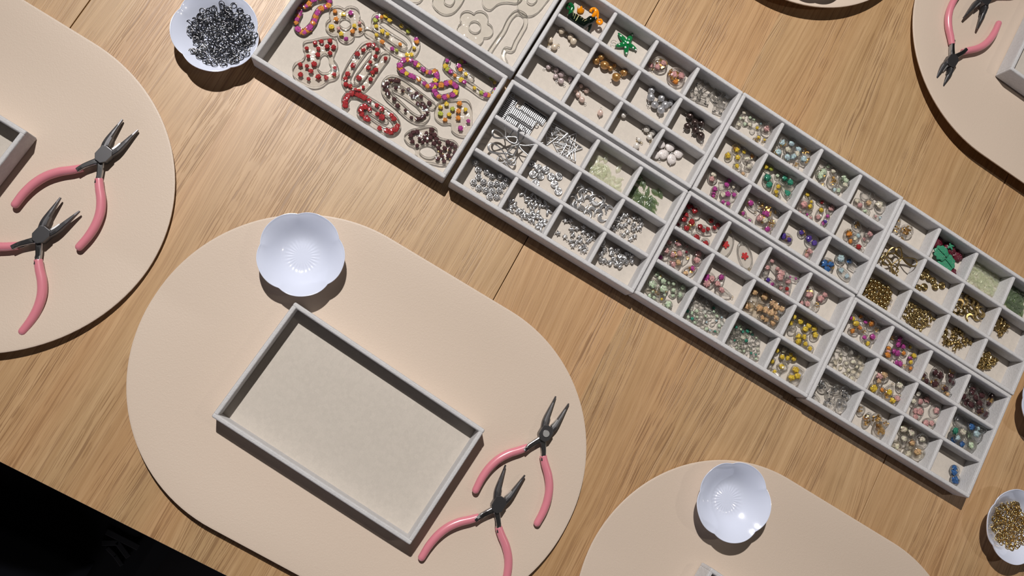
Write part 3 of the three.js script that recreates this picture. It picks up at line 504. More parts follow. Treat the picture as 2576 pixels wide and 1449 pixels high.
function resinCell(tray, name, list) {
  reseed(resinSeed += 13);
  const made = [], placed = [];
  for (const [shape, u, v, deg, L, W, codes] of list) {
    const o = thing('resin_charm', 'x', 'resin charm');
    const thin = shape === 'plate' ? 2.6 : shape === 'disc' ? 3 : shape === 'square' ? 4.5 : Math.min(0.55 * W, 7.5), H = Math.max(thin, 2.4) * mm;
    const R = (L + W) / 4; let level = 0;
    for (const [a, b, r, top] of placed) { const d = Math.hypot(a - u, b - v), reach = (R + r) * 0.8; if (d < reach) level = Math.max(level, top * Math.sqrt(1 - d / reach) * 0.8); }
    level = Math.min(level, 9); placed.push([u, v, R, level + H / mm]);
    o.position.copy(trayPoint(tray, u, v, PAD_Y + 0.0003 + level * mm + H / 2));
    const lean = level > 0.5 ? 0.3 : shape === 'plate' ? 0.02 : 0.1;
    o.rotation.set(between(-lean, lean), -deg * Math.PI / 180 + trayTurn(tray), between(-lean, lean), 'YXZ');
    const list2 = codes.replace(/\s/g, ''), tint = [...list2].find((c) => 'RYEQAB'.includes(c)) ?? '';
    const onlyGreen = /^k+/.test(list2) && !tint ? 'k' : tint;
    const body = part('resin_body', resinBody(shape), shape === 'square' ? M.glassRim : TINT[onlyGreen], o); body.scale.set(L / 2 * mm, H / 2, W / 2 * mm);
    if (shape !== 'square') { const rim = part('rim', refractionRim(shape), M.glassRim, o); rim.scale.copy(body.scale).setY(Math.min(H / 2, 0.0012)); }
    const flowers = [...list2].filter((c) => FLOWER[c]), eyelet = list2.includes('*');
    const half = Math.min(L, W) / 2;
    flowers.forEach((c, i) => {
      const n = flowers.length, f = part('dried_flower', flowerGeos[Math.floor(rnd() * 6)], flowerMat[c], o), q = Math.min(half * (n === 1 ? 0.64 : n === 2 ? 0.54 : 0.47), 3.6) * between(0.85, 1.15);
      const along = n === 1 ? between(-0.25, 0.25) : (i / (n - 1) - 0.5) * 0.9, side = n > 2 ? (i % 2 ? 0.3 : -0.3) : between(-0.2, 0.2);
      f.scale.set(q * mm, Math.min(q * mm, H * 0.62), q * mm); f.rotation.y = between(0, TAU); f.position.set(along * L / 2 * mm, between(-0.1, 0.2) * H / 2, side * W / 2 * mm);
    });
    if (list2.includes('F')) { const f = part('pressed_flower', redBloomGeo, M.redBloom, o); f.scale.set(0.0042, 0.001, 0.0042); f.rotation.y = between(0, TAU); }
    for (const c of [...list2].filter((c) => c === 'G' || c === 'S')) { const f = part(c === 'G' ? 'gold_foil' : 'silver_foil', pick(foilGeos), foilMat[c], o), q = half * 0.75; f.userData.kind = 'stuff'; f.scale.set(q * mm, H * 0.5, q * mm); f.rotation.y = between(0, TAU); f.position.set(between(-0.3, 0.3) * L / 2 * mm, 0, between(-0.25, 0.25) * W / 2 * mm); }
    if (eyelet) part('eyelet', eyeletGeo, M.gold, o).position.set((L / 2 + (shape === 'plate' ? -0.8 : 1.1)) * mm, shape === 'plate' ? H / 2 : 0, 0);
    const words = [...new Set(flowers.map((c) => FLOWER[c][1]))].slice(0, 2), inside = list2.includes('F') ? ' with one red bloom' : words.length ? ` with ${words.join(' and ')} bits` : list2.includes('G') ? ' with gold foil' : list2.includes('S') ? ' with silver foil' : '';
    const say = `${TINT_WORD[tint] ?? 'clear'} ${{ facet: 'faceted', marquise: 'pointed', block: 'block-shaped', plate: 'flat oval', disc: 'flat round', drop: 'drop-shaped', square: 'hollow square' }[shape] ?? shape} ${shape === 'square' ? 'bead' : 'charm'}${inside}`;
    made.push([o, say, screenX(o.position)]);
  }
  for (const [o, say, x] of made) {
    const same = made.filter((m) => m[1] === say).sort((a, b) => a[2] - b[2]), k = same.findIndex((m) => m[0] === o);
    o.userData.label = same.length === 1 ? `${say} in the ${name} cell` : `${say}, ${ORD[k] ?? 'last'} from left in the ${name} cell`;
    o.userData.group = `resin charms in the ${name} cell`;
  }
}

// flat shapes of clear resin cut along an outline, with or without flowers
function ribbonShape(line, width, closed) {
  const curve = new THREE.CatmullRomCurve3(line.map(([x, z]) => V3(x, 0, z)), closed, 'centripetal'), n = line.length * 7, a = [], b = [];
  for (let i = 0; i <= n; i++) { if (closed && i === n) break; const p = curve.getPoint(i / n), t = curve.getTangent(i / n); a.push([p.x - t.z * width / 2, p.z + t.x * width / 2]); b.push([p.x + t.z * width / 2, p.z - t.x * width / 2]); }
  return { curve, a, b, n };
}
const smoothLoop = (pts, n = 8) => { const c = new THREE.CatmullRomCurve3(pts.map(([x, z]) => V3(x, 0, z)), true, 'centripetal'), m = pts.length * n; return Array.from({ length: m }, (_, i) => { const p = c.getPoint(i / m); return [p.x, p.z]; }); };
const inside = (x, y, poly) => { let c = false; for (let i = 0, j = poly.length - 1; i < poly.length; j = i++) if (poly[i][1] > y !== poly[j][1] > y && x < (poly[j][0] - poly[i][0]) * (y - poly[i][1]) / (poly[j][1] - poly[i][1]) + poly[i][0]) c = !c; return c; };
const edgeDist = (x, y, poly) => { let d = 1e9; for (const [a, b] of poly) d = Math.min(d, Math.hypot(a - x, b - y)); return d; };
function flatParts(kind, pts, extra) { // -> pieces of geometry in mm with places for flowers
  if (kind === 'flower') {
    const [c, e, h] = pts, R = Math.hypot(e[0] - c[0], e[1] - c[1]), r = Math.hypot(h[0] - c[0], h[1] - c[1]), a0 = 0.3;
    const outline = polar(140, (a) => R * (0.70 + 0.30 * Math.pow(Math.abs(Math.cos(2.5 * (a + a0))), 0.75))).map(([x, y]) => [x + c[0], y + c[1]]), hole = polar(40, () => r).map(([x, y]) => [x + c[0], y + c[1]]);
    return { outline, hole };
  }
  if (kind === 'outline') return { outline: smoothLoop(pts), hole: extra.hole && smoothLoop(extra.hole) };
  const { curve, a, b, n } = ribbonShape(pts, extra.width, kind === 'loop');
  if (kind === 'loop') { const area = (p) => Math.abs(p.reduce((s, [x, y], i) => { const [u, v] = p[(i + 1) % p.length]; return s + x * v - u * y; }, 0)); const [o, h] = area(a) > area(b) ? [a, b] : [b, a]; return { outline: o, hole: h, curve }; }
  return { ribbon: [a, b], curve, n };
}
const ribbonRim = (f) => { const cap = (i, s) => { const p = f.curve.getPoint(i), d = f.curve.getTangent(i), w = Math.hypot(f.ribbon[0][0][0] - f.ribbon[1][0][0], f.ribbon[0][0][1] - f.ribbon[1][0][1]) / 2; return [-0.6, -0.2, 0.2, 0.6].map((k) => [p.x + s * d.x * w * 0.85 * Math.cos(k) - d.z * w * Math.sin(k) * s, p.z + s * d.z * w * 0.85 * Math.cos(k) + d.x * w * Math.sin(k) * s]); }; return [...f.ribbon[0], ...cap(1, 1).reverse(), ...f.ribbon[1].slice().reverse(), ...cap(0, -1).reverse()]; };
function flatGeometry(f, depth, bevel, width) {
  if (f.outline) { const s = shapeOf(f.outline); if (f.hole) s.holes.push(new THREE.Path(f.hole.map(([x, y]) => new THREE.Vector2(x * mm, y * mm)))); return toCreasedNormals(extrude(s, depth, bevel, 5), 0.9); }
  // a flat-topped ribbon with rounded ends, swept along its line so that it may pass close by itself
  const K = 12, pos = [], idx = [], n = f.n, half = width / 2 * mm;
  const section = Array.from({ length: K }, (_, k) => { const t = k / K * TAU, c = Math.cos(t), s = Math.sin(t); return [Math.sign(c) * Math.pow(Math.abs(c), 0.62) * half, depth / 2 + Math.sign(s) * Math.pow(Math.abs(s), 0.75) * depth / 2]; });
  const ends = [[-0.9, 0.45], [-0.55, 0.83]];
  const rows = []; for (const [o, k] of ends) rows.push([0, o, k]); for (let i = 0; i <= n; i++) rows.push([i / n, 0, 1]); for (const [o, k] of ends.slice().reverse()) rows.push([1, -o, k]);
  for (const [t, o, k] of rows) { const p = f.curve.getPoint(t), d = f.curve.getTangent(t); for (const [w, y] of section) pos.push(p.x * mm + d.x * o * half - d.z * w * k, y, p.z * mm + d.z * o * half + d.x * w * k); }
  for (let i = 0; i < rows.length - 1; i++) for (let k = 0; k < K; k++) { const a = i * K + k, b = i * K + (k + 1) % K; idx.push(a, b, a + K, b, b + K, a + K); }
  for (const [o, s] of [[0, 1], [(rows.length - 1) * K, -1]]) for (let k = 1; k < K - 1; k++) s > 0 ? idx.push(o, o + k + 1, o + k) : idx.push(o, o + k, o + k + 1);
  const g = new THREE.BufferGeometry(); g.setAttribute('position', new THREE.Float32BufferAttribute(pos, 3)); g.setIndex(idx); g.computeVertexNormals(); return toCreasedNormals(g, 0.9);
}
const centreOf = (pts) => [pts.reduce((s, p) => s + p[0], 0) / pts.length, pts.reduce((s, p) => s + p[1], 0) / pts.length];
M.clipResin = clear([0.985, 0.98, 0.97], { ior: 1.5, bumpMap: grainTex, bumpScale: 0.0012 });
M.acrylic = clear([0.995, 0.996, 0.99], { ior: 1.38 });
let clipSeed = 5000;
function resinClip(kind, label, pts, extra) {
  reseed(clipSeed += 7);
  const o = thing('hair_clip', label, 'hair clip'), f = flatParts(kind, pts, extra), depth = 0.0042;
  const [cx, cz] = kind === 'flower' ? pts[0] : centreOf(pts);
  o.position.copy(trayPoint('A', cx, cz, PAD_Y + 0.0008)); o.rotation.y = trayTurn('A');
  part('resin_body', planarUV(flatGeometry(f, depth, 0.0019, extra.width).translate(-cx * mm, 0, -cz * mm), 1 / 0.35), M.clipResin, o);
  const shift = (g) => g.translate(-cx * mm, 0, -cz * mm);
  if (f.outline) { part('rim', shift(edgeTube(f.outline, 0.00045, depth * 0.8)), M.glassRim, o); if (f.hole) part('rim', shift(edgeTube(f.hole, 0.00045, depth * 0.8)), M.glassRim, o); }
  else part('rim', shift(edgeTube(ribbonRim(f), 0.00045, depth * 0.8)), M.glassRim, o);
  const spots = []; let tries = 0;
  const R = extra.size;
  const line = f.ribbon || kind === 'loop';
  if (line) for (let i = 0; i < extra.n; i++) { const t = (i + between(0.1, 0.9)) / extra.n, p = f.curve.getPoint(t), d = f.curve.getTangent(t), w = between(-0.42, 0.42) * (extra.width - R * 0.9); spots.push([p.x - d.z * w, p.z + d.x * w]); }
  else { const xs = f.outline.map((p) => p[0]), ys = f.outline.map((p) => p[1]); let gap = R * 2.1; while (spots.length < extra.n && tries++ < 9000) { if (tries % 500 === 0) gap *= 0.9; const x = between(Math.min(...xs), Math.max(...xs)), y = between(Math.min(...ys), Math.max(...ys)); if (inside(x, y, f.outline) && !(f.hole && inside(x, y, f.hole)) && edgeDist(x, y, f.outline) > R * 0.6 && !(f.hole && edgeDist(x, y, f.hole) < R * 0.6) && spots.every(([a, b]) => Math.hypot(a - x, b - y) > gap)) spots.push([x, y]); } }
  spots.forEach(([x, z], i) => { const m = part('dried_flower', pick(flowerGeos), flowerMat[extra.codes[i % extra.codes.length]], o), q = R / 2 * between(0.7, 1.08) * mm; m.scale.set(q, 0.0016, q); m.rotation.y = between(0, TAU); m.position.set((x - cx) * mm, depth * between(0.45, 0.6), (z - cz) * mm); });
  for (let i = 0; i < 10 + 1.6 * (extra.foil ?? 0); i++) { const [x, z] = spots[(i * 3 + 1) % spots.length], m = part('gold_foil', pick(foilGeos), foilMat.G, o); m.userData.kind = 'stuff'; const q = between(0.8, 1.5) * mm; m.scale.set(q, 0.0012, q); m.rotation.y = between(0, TAU); m.position.set((x + between(-1.5, 1.5) - cx) * mm, depth * 0.5, (z + between(-1.5, 1.5) - cz) * mm); }
  o.rotation.x = between(-0.03, 0.03); o.rotation.z = between(-0.03, 0.03);
}
function acrylicShape(kind, label, pts, extra) {
  const f = flatParts(kind, pts, extra), [cx, cz] = kind === 'flower' ? pts[0] : centreOf(pts);
  const o = thing('acrylic_shape', label, 'acrylic shape'), shift = (g) => g.translate(-cx * mm, 0, -cz * mm);
  part('sheet', shift(flatGeometry(f, 0.003, 0.0009, extra.width)), M.acrylic, o);
  if (f.outline) { part('rim', shift(edgeTube(f.outline, 0.00045, 0.0028)), M.glassRim, o); if (f.hole) part('rim', shift(edgeTube(f.hole, 0.00045, 0.0028)), M.glassRim, o); }
  else part('rim', shift(edgeTube(ribbonRim(f), 0.00045, 0.0028)), M.glassRim, o);
  o.position.copy(trayPoint('B', cx, cz, PAD_Y + 0.0004)); o.rotation.y = trayTurn('B');
}
// ---------------------------------------------------------------- single pieces in the cells
const frameAt = (tray, u, v, y, deg = 0) => (o) => { o.position.copy(trayPoint(tray, u, v, y)); o.rotation.y = trayTurn(tray) - deg * Math.PI / 180; return o; };
M.keyBed = mat(lin(0.05, 0.05, 0.053), 0.5, { metalness: 0.8 });
function makeKeyboard(u, v, deg, level, flip, label) {
  const o = frameAt('L1', u, v, PAD_Y + 0.0003 + level * mm, deg)(thing('keyboard_charm', label, 'keyboard charm'));
  part('plate', move(box(0.0275, 0.0011, 0.0102, 0.0003), 0, 0.00055, 0), M.keyBed, o);
  for (let i = 0; i < 14; i++) part('key', move(box(0.00125, 0.0009, i % 7 === 2 || i % 7 === 6 ? 0.0082 : 0.0074, 0.00035), -0.0124 + i * 0.0019, 0.0014, flip * 0.0004), M.keySilver, o);
  for (const s of [-1, 1]) part('rim', move(box(0.0279, 0.0016, 0.0007, 0.0003), 0, 0.0008, s * 0.005), M.silver, o);
  for (const s of [-1, 1]) part('rim', move(box(0.0007, 0.0016, 0.0103, 0.0003), s * 0.0138, 0.0008, 0), M.silver, o);
  part('loop', new THREE.TorusGeometry(0.0018, 0.00045, 7, 18).rotateX(Math.PI / 2).translate(-0.0156, 0.0008, 0.0026 * flip), M.silver, o);
}
makeKeyboard(10.4, 22.8, 92, 0.2, 1, 'silver keyboard charm standing apart along the left wall of its cell');
makeKeyboard(29.2, 30.4, 1, 0.1, -1, 'silver keyboard charm lowest in the row, half under the next one');
makeKeyboard(28.4, 22.6, 181, 2.2, 1, 'silver keyboard charm in the middle of the row, its loop at the right');
makeKeyboard(36.0, 12.2, 2, 0.2, 1, 'silver keyboard charm nearest the far wall, its loop at the left');

// wire bows: two loops, two tails, a wound knot
function makeBow(tray, u, v, y, loops, tails, metal, label) {
  const o = frameAt(tray, u, v, PAD_Y + y * mm)(thing('wire_bow', label, 'wire bow')), m = METAL[metal], w = 0.00062;
  loops.forEach(([dx, dz, up, fat]) => {
    const L = Math.hypot(dx, dz), ex = dx / L, ez = dz / L, at = (a, s, h) => V3((ex * a * L - ez * s * fat) * mm, h * up * mm, (ez * a * L + ex * s * fat) * mm);
    for (const k of [0, 1]) part('loop', tubeOf([at(0.02, 0, 0), at(0.45, 0.75 - 0.1 * k, 0.4), at(0.85, 0.8 - 0.1 * k, 0.9), at(1.0 - 0.05 * k, 0.1, 1), at(0.82, -0.75 + 0.1 * k, 0.9), at(0.4, -0.6 + 0.1 * k, 0.4), at(0.02, -0.04, 0)], w, 44, 7), m, o).position.y = 0.0011 * k;
  });
  tails.forEach(([dx, dz, up]) => part('tail', tubeOf([V3(0, 0, 0), V3(dx * 0.3 * mm - dz * 0.06 * mm, up * 0.25 * mm, dz * 0.3 * mm + dx * 0.06 * mm), V3(dx * mm, up * mm, dz * mm)], w, 16, 7), m, o));
  part('knot', new THREE.TorusKnotGeometry(0.0012, 0.0005, 40, 6, 2, 3), m, o);
}
makeBow('L1', 24, 53, 11, [[-14, 4.5, 5, 5], [12, -3, 2, 4.5]], [[4, -17, 9], [-9, -11, 4]], 'silver', 'silver wire bow with a loop reaching left and a tail over the keyboard charms');
makeBow('L1', 38.5, 52, 12, [[-5, -14, 8, 4.6], [-3, 13, -4, 4.5]], [[20, -13, 6], [15, 5.5, 3]], 'silver', 'silver wire bow with two tails lying over the dividers to the right');
makeBow('L1', 31.5, 66, 8, [[-18, 3.5, 2, 5.5], [12, 1, 0, 5]], [[5, -12, 3], [11, 5, -3]], 'silver', 'silver wire bow with its loop against the left of the cell, below the others');
makeBow('L1', 36, 72, 4, [[-8, 2, 0, 4], [9, -6, 1, 4.5]], [[5, 2.5, 0], [-9, -3, 0]], 'silver', 'silver wire bow at the bottom of the pile against the near divider');
makeBow('U3', 33, 54, 9, [[16, -2, 4, 5.5], [-13, -4, 4, 5]], [[-6, 12, -2], [2, 14, -3]], 'gold', 'gold wire bow on top of the pile with its loop to the right');
makeBow('U3', 27, 65, 5, [[-11, 2, 0, 4.5], [10, 5, 1, 4.5]], [[14, 6, -2], [9, 9, -2]], 'gold', 'gold wire bow with two tails near the front divider');
makeBow('U3', 17, 57, 5, [[6, -9, 3, 4], [-5, 9, 0, 4]], [[-4, 13, -2], [9, 4, 0]], 'gold', 'gold wire bow standing against the left wall of its cell');

// glass animal: green and black body with pale stripes, orange mane, a tulip on its back
{
  const o = frameAt('U1', 0, 0, PAD_Y + 0.0005)(thing('glass_animal', 'small green and black glass animal with orange curls and a tulip on its back', 'glass animal'));
  const gGreen = phys(lin(0.005, 0.11, 0.03), 0.05, { clearcoat: 1, ior: 1.6 }), gBlack = phys(lin(0.004, 0.009, 0.006), 0.05, { clearcoat: 1 }), gOrange = phys(lin(0.85, 0.28, 0.006), 0.06, { clearcoat: 1 }), gCream = phys(lin(0.7, 0.68, 0.34), 0.15);
  const tube = (pts, seg = 40) => tubeTaper(pts.map(([x, z, r, y]) => [x * mm, z * mm, r * mm, y * mm]), seg);
  part('body', tube([[14.5, 27.5, 3, 7], [18, 30, 5.8, 6.6], [24, 31.5, 7, 7], [30, 30, 6.2, 7], [33.5, 26, 4, 7.2], [34.8, 21.5, 3.4, 8]]), gBlack, o);
  part('tail', tube([[15.5, 29.5, 3.2, 7], [13.8, 25.5, 2.7, 7.4], [12.8, 21.8, 2.3, 8], [10, 20, 2.0, 8.3], [7.2, 21.8, 1.8, 8.3], [7.4, 25, 1.6, 8.2], [10, 25.6, 1.3, 8.2]]), gGreen, o);
  part('head', tube([[33.8, 25.5, 3.8, 7.6], [36, 22, 3.9, 8.4], [38.6, 19.6, 2.9, 8.6], [40.6, 19.2, 1.7, 8.4]], 24), gBlack, o);
  part('leg', tube([[36.6, 23, 2.7, 7.4], [38.4, 27, 1.9, 6], [39.6, 31.5, 1.1, 4.4]], 16), gBlack, o);
  part('ear', tube([[31, 16.5, 1.6, 10], [30.6, 13, 1.7, 10.4], [33, 11, 1.9, 10.6], [35.6, 12.8, 2.2, 10.6], [35.8, 16, 2.3, 10.4], [35.4, 18.4, 1.7, 10]]), gOrange, o);
  part('mane', tube([[33, 10.6, 1.3, 11], [36.4, 11.4, 1.4, 11], [38.8, 14, 1.4, 10.4], [40.4, 17.4, 1.3, 9.6], [42.2, 20.4, 1.4, 9], [45.4, 20.4, 1.5, 8.6], [46.4, 17.6, 1.5, 8.4], [44.2, 15.8, 1.3, 8.4], [42.4, 17.4, 1.1, 8.6]], 60), gOrange, o);
  const tulip = new THREE.LatheGeometry([[0.001, 0], [2.6, 0.5], [3.7, 2.4], [3.8, 5], [3.4, 7], [3.2, 6.8], [3.4, 4.5], [2.6, 1.4], [0.001, 1]].map(([x, y]) => new THREE.Vector2(x * mm, y * mm)), 24), tp = tulip.attributes.position;
  for (let i = 0; i < tp.count; i++) { const y = tp.getY(i), a = Math.atan2(tp.getZ(i), tp.getX(i)); if (y > 0.0055) tp.setY(i, y + 0.0016 * Math.cos(4 * a)); }
  tulip.computeVertexNormals();
  const t = part('tulip', tulip, gOrange, o); t.position.set(23.3 * mm, 10 * mm, 25 * mm); t.rotation.set(-1.2, 0, 0.42, 'YXZ');
  [[17, 0.55], [19.6, 0.25], [22.6, 0.05], [25.4, -0.1], [28.2, -0.3], [30.4, -0.5]].forEach(([x, lean], i) => { const cz = 31.3 - 0.04 * (x - 24) ** 2, r = 6.8 - 0.02 * (x - 24) ** 2; part('stripe', tubeOf([-0.95, -0.5, 0, 0.5, 0.95].map((a) => V3((x + lean * 5 * Math.sin(a)) * mm, (6.7 + r * 0.93 * Math.cos(a)) * mm, (cz + r * Math.sin(a) * 0.98) * mm)), i === 2 ? 0.0004 : 0.0002, 16, 5), gCream, o); });
  const eye = part('eye', new THREE.SphereGeometry(0.00125, 14, 10).translate(0.0394, 0.0108, 0.0186), phys(lin(0.75, 0.75, 0.72), 0.1), o); part('pupil', new THREE.SphereGeometry(0.0008, 12, 8).translate(0.0396, 0.0116, 0.0187), gBlack, eye);
}
// glass starfish
{
  const o = frameAt('U1', 80.6, 18.6, PAD_Y + 0.0014)(thing('glass_starfish', 'green glass starfish with raised white dots and a wire loop', 'glass starfish'));
  const arms = [[-14, -5.1], [-0.3, -14.8], [12.7, -1], [5.4, 11.8], [-9.6, 9.9]].map(([x, z]) => [Math.atan2(z, x), Math.hypot(x, z)]);
  const rad = (a) => 4.2 + arms.reduce((s, [b, L]) => { let d = Math.abs(a - b) % TAU; if (d > Math.PI) d = TAU - d; const lat = Math.sin(Math.min(d, 1.5)); return Math.max(s, d < 1.2 ? (L - 4.2) * Math.exp(-Math.pow(d / 0.36, 1.45)) : 0); }, 0);
  const N = 200, T = 10, pos = [], idx = [];
  for (let i = 0; i <= 2 * T; i++) { const t = i <= T ? i / T : 2 - i / T, up = i <= T ? 1 : -0.35; for (let j = 0; j < N; j++) { const a = j / N * TAU, r = rad(a) * Math.max(t, 0.001); pos.push(r * Math.cos(a) * mm, (1.2 + up * 3.2 * Math.sqrt(Math.max(0, 1 - t * t)) * (0.45 + 0.55 * Math.exp(-r / 6))) * mm, r * Math.sin(a) * mm); } }
  for (let i = 0; i < 2 * T; i++) for (let j = 0; j < N; j++) { const a = i * N + j, b = i * N + (j + 1) % N; idx.push(a, b, a + N, b, b + N, a + N); }
  const g = new THREE.BufferGeometry(); g.setAttribute('position', new THREE.Float32BufferAttribute(pos, 3)); g.setIndex(idx); g.computeVertexNormals();
  part('body', g, phys(lin(0.006, 0.17, 0.045), 0.05, { clearcoat: 1, ior: 1.6 }), o);
  const white = phys(lin(0.72, 0.78, 0.75), 0.15, { clearcoat: 0.6 });
  const dots = [[0, 0, 1.35], [0.4, 5, 1.1], [-9.6, -3.2, 1], [-3.2, -3.8, 0.8], [0.2, -11, 1], [-0.6, -4.4, 0.8], [7.6, 0.4, 1], [11.2, 0.2, 0.95], [4.6, 9.6, 1], [-6.6, 6, 0.9], [-3.4, 2.6, 0.75]];
  for (const [x, z, r] of dots) { const d = Math.hypot(x, z), R = rad(Math.atan2(z, x)), t = Math.min(d / R, 0.95), y = 1.2 + 3.2 * Math.sqrt(1 - t * t) * (0.45 + 0.55 * Math.exp(-d / 6)); part('dot', new THREE.SphereGeometry(r * mm, 12, 8).scale(1, 0.6, 1).translate(x * mm, (y + 0.1) * mm, z * mm), white, o); }
  part('loop', new THREE.TorusGeometry(0.0034, 0.0002, 6, 30).rotateX(Math.PI / 2 - 0.2).translate(-0.0118, 0.002, 0.0078), M.chrome, o);
}
// beaded felt flowers and leaves
{
  reseed(77);
  const red = phys(lin(0.1, 0.006, 0.018), 0.4), green = phys(lin(0.035, 0.24, 0.13), 0.4), glint = phys(lin(0.6, 0.6, 0.6), 0.1);
  const glitter = (R, h, n, s) => merged(Array.from({ length: n }, (_, i) => { const r = R * Math.sqrt(hash2(i, s, 1)), a = hash2(i, s, 2) * TAU; return new THREE.SphereGeometry(0.0002, 5, 4).translate(r * Math.cos(a), h * Math.sqrt(Math.max(0.03, 1 - (r / R) ** 2)), r * Math.sin(a)); }));
  const flower = (u, v, y, R, label) => { const o = frameAt('U3', u, v, PAD_Y + y * mm)(thing('felt_flower', label, 'felt flower')); const g = new THREE.SphereGeometry(1, 60, 30, 0, TAU, 0, Math.PI * 0.5), p = g.attributes.position; for (let i = 0; i < p.count; i++) { const x = p.getX(i), yy = p.getY(i), z = p.getZ(i), a = Math.atan2(z, x), q = Math.hypot(x, z), k = 1 + 0.1 * Math.cos(7 * a) * q + 0.08 * (hash2(Math.round(x * 9), Math.round(z * 9), 4) - 0.5); p.setXYZ(i, x * k * R * mm, yy * R * 0.55 * mm, z * k * R * mm); } g.computeVertexNormals(); part('petals', g, red, o); part('glitter', glitter(R * 0.9 * mm, R * 0.57 * mm, 26, u | 0), glint, o).userData.kind = 'stuff'; };
  flower(66.5, 11.5, 1, 7.5, 'dark red glittered felt flower in the far corner, left of the green leaf');
  flower(83, 10.5, 2, 8, 'dark red glittered felt flower behind the green leaf, in the middle');
  flower(95.5, 12, 1, 6.8, 'dark red glittered felt flower in the right corner of its cell');
  flower(97.5, 31.5, 0.5, 6.3, 'dark red glittered felt flower at the near divider, below the leaf');
  const leaf = (u, v, y, R, turn, tilt, label) => { const o = frameAt('U3', u, v, PAD_Y + y * mm, turn)(thing('felt_leaf', label, 'felt leaf')); const s = new THREE.Shape(polar(90, (a) => R * (0.9 + 0.07 * Math.cos(9 * a) - 0.45 * Math.exp(-Math.pow((a > Math.PI ? a - TAU : a) / 0.14, 2)))).map(([x, z]) => new THREE.Vector2(x * mm, z * mm))); const g = extrude(s, 0.0012, 0.0004); const p = g.attributes.position; for (let i = 0; i < p.count; i++) { const q = Math.hypot(p.getX(i), p.getZ(i)) / (R * mm); p.setY(i, p.getY(i) + 0.0028 * (1 - q * q)); } g.computeVertexNormals(); part('blade', g, green, o); part('glitter', glitter(R * 0.85 * mm, 0.0043, 40, R * 3 | 0), glint, o).userData.kind = 'stuff'; part('vein', tubeOf([V3(-R * 0.7 * mm, 0.0028, 0), V3(0, 0.0043, 0.0003), V3(R * 0.45 * mm, 0.0036, 0)], 0.0004, 12, 5), green, o); o.rotation.z = tilt; };
  leaf(74, 22, 5, 9.5, 20, 0.08, 'round teal felt leaf nearest the left divider, over the other leaf');
  leaf(85, 27, 3.2, 11.5, 200, -0.1, 'large scalloped teal felt leaf against the near divider');
  const o = frameAt('U3', 78, 10, PAD_Y + 8 * mm)(thing('felt_sprig', 'small teal three-leaved felt sprig on the dark red flower', 'felt sprig'));
  for (const [a, l] of [[-0.4, 6], [0.5, 6.5], [1.7, 4.5], [-1.6, 4]]) { const g = new THREE.SphereGeometry(1, 14, 8).scale(l / 2 * mm, 0.0006, 0.0013).translate(l / 2 * mm, 0, 0).rotateY(a); part('leaflet', g, green, o); }
}

// ---------------------------------------------------------------- below the near table edge
{
  const top = -0.42, o = thing('tote_bag', 'black cloth tote bag with dim grey lettering on the dark floor below the table edge', 'bag');
  const cloth = mat(lin(0.004, 0.004, 0.005), 0.95), ink = mat(lin(0.02, 0.019, 0.02), 0.9);
  const g = box(0.62, 0.32, 0.5, 0.03, 4), p = g.attributes.position; for (let i = 0; i < p.count; i++) { const x = p.getX(i), z = p.getZ(i); if (p.getY(i) > 0.1) p.setY(i, p.getY(i) + 0.006 * Math.sin(x * 14) * Math.cos(z * 11)); }
  g.computeVertexNormals();
  part('body', move(g, -0.43, top - 0.16, 0.56), cloth, o);
  const stroke = (pts, r) => { for (let i = 1; i < pts.length; i++) { const [a, b] = pts[i - 1], [c, d] = pts[i], L = Math.hypot(c - a, d - b); const m = part('printed_stroke', box(L + r, 0.003, r * 2, 0.001), ink, o); m.position.set((a + c) / 2, top + 0.004, (b + d) / 2); m.rotation.y = -Math.atan2(d - b, c - a); } };
  stroke([[-0.179, 0.370], [-0.135, 0.369]], 0.0042); stroke([[-0.176, 0.385], [-0.160, 0.376]], 0.0038); stroke([[-0.160, 0.376], [-0.139, 0.385]], 0.0038); stroke([[-0.167, 0.388], [-0.153, 0.392], [-0.140, 0.398]], 0.003);
  const navy = mat(lin(0.0085, 0.0105, 0.017), 0.95), j = new THREE.PlaneGeometry(0.6, 0.42, 60, 40).rotateX(-Math.PI / 2), q = j.attributes.position;
  for (let i = 0; i < q.count; i++) { const x = q.getX(i), z = q.getZ(i), e = Math.min(0.3 - Math.abs(x), 0.21 - Math.abs(z)); q.setY(i, 0.028 * smooth(-0.004, 0.03, e) + 0.012 * (vnoise(x * 14 + 3, z * 22, 4) - 0.5) * smooth(0, 0.05, e) + 0.004); q.setZ(i, z + 0.012 * Math.sin(x * 16) * smooth(0.1, -0.21, z)); }
  j.computeVertexNormals();
  const jacket = single('folded_jacket', j, navy, 'very dark navy folded cloth lying on the black bag below the table', 'jacket'); jacket.position.set(-0.47, top + 0.006, 0.63);
}
// ---------------------------------------------------------------- hair clips and acrylic shapes, outlines in mm along and across their tray
resinClip('outline', 'clear resin hair clip shaped as a lobed blob with red flowers, beside the left wall', [[27.5,77.6], [33.3,70.9], [41.5,61.8], [49.7,57.6], [55.4,63], [56.9,70.5], [58.8,76], [65.7,79.6], [71.1,85.9], [71,91.9], [66.7,97.4], [63.9,105.2], [58.2,110.8], [49,113], [39.7,112.7], [33.2,107.2], [32.2,99.6], [35.8,92], [33.9,86.6], [29.4,83]], { hole: [[47.9,81.9], [49.2,76.7], [53,76.6], [57.8,81.7], [62.3,85.3], [61.8,90.7], [57,94.1], [51.2,92.2], [49.9,86.4]], codes: 'rrrr', n: 20, size: 5.2 });
resinClip('flower', 'clear resin hair clip shaped as a five-petal flower with orange bits and gold foil', [[49.1,39.2], [64.9,28], [53.5,36.1]], { codes: 'oyfoyp', n: 12, size: 5.2, foil: 16 });
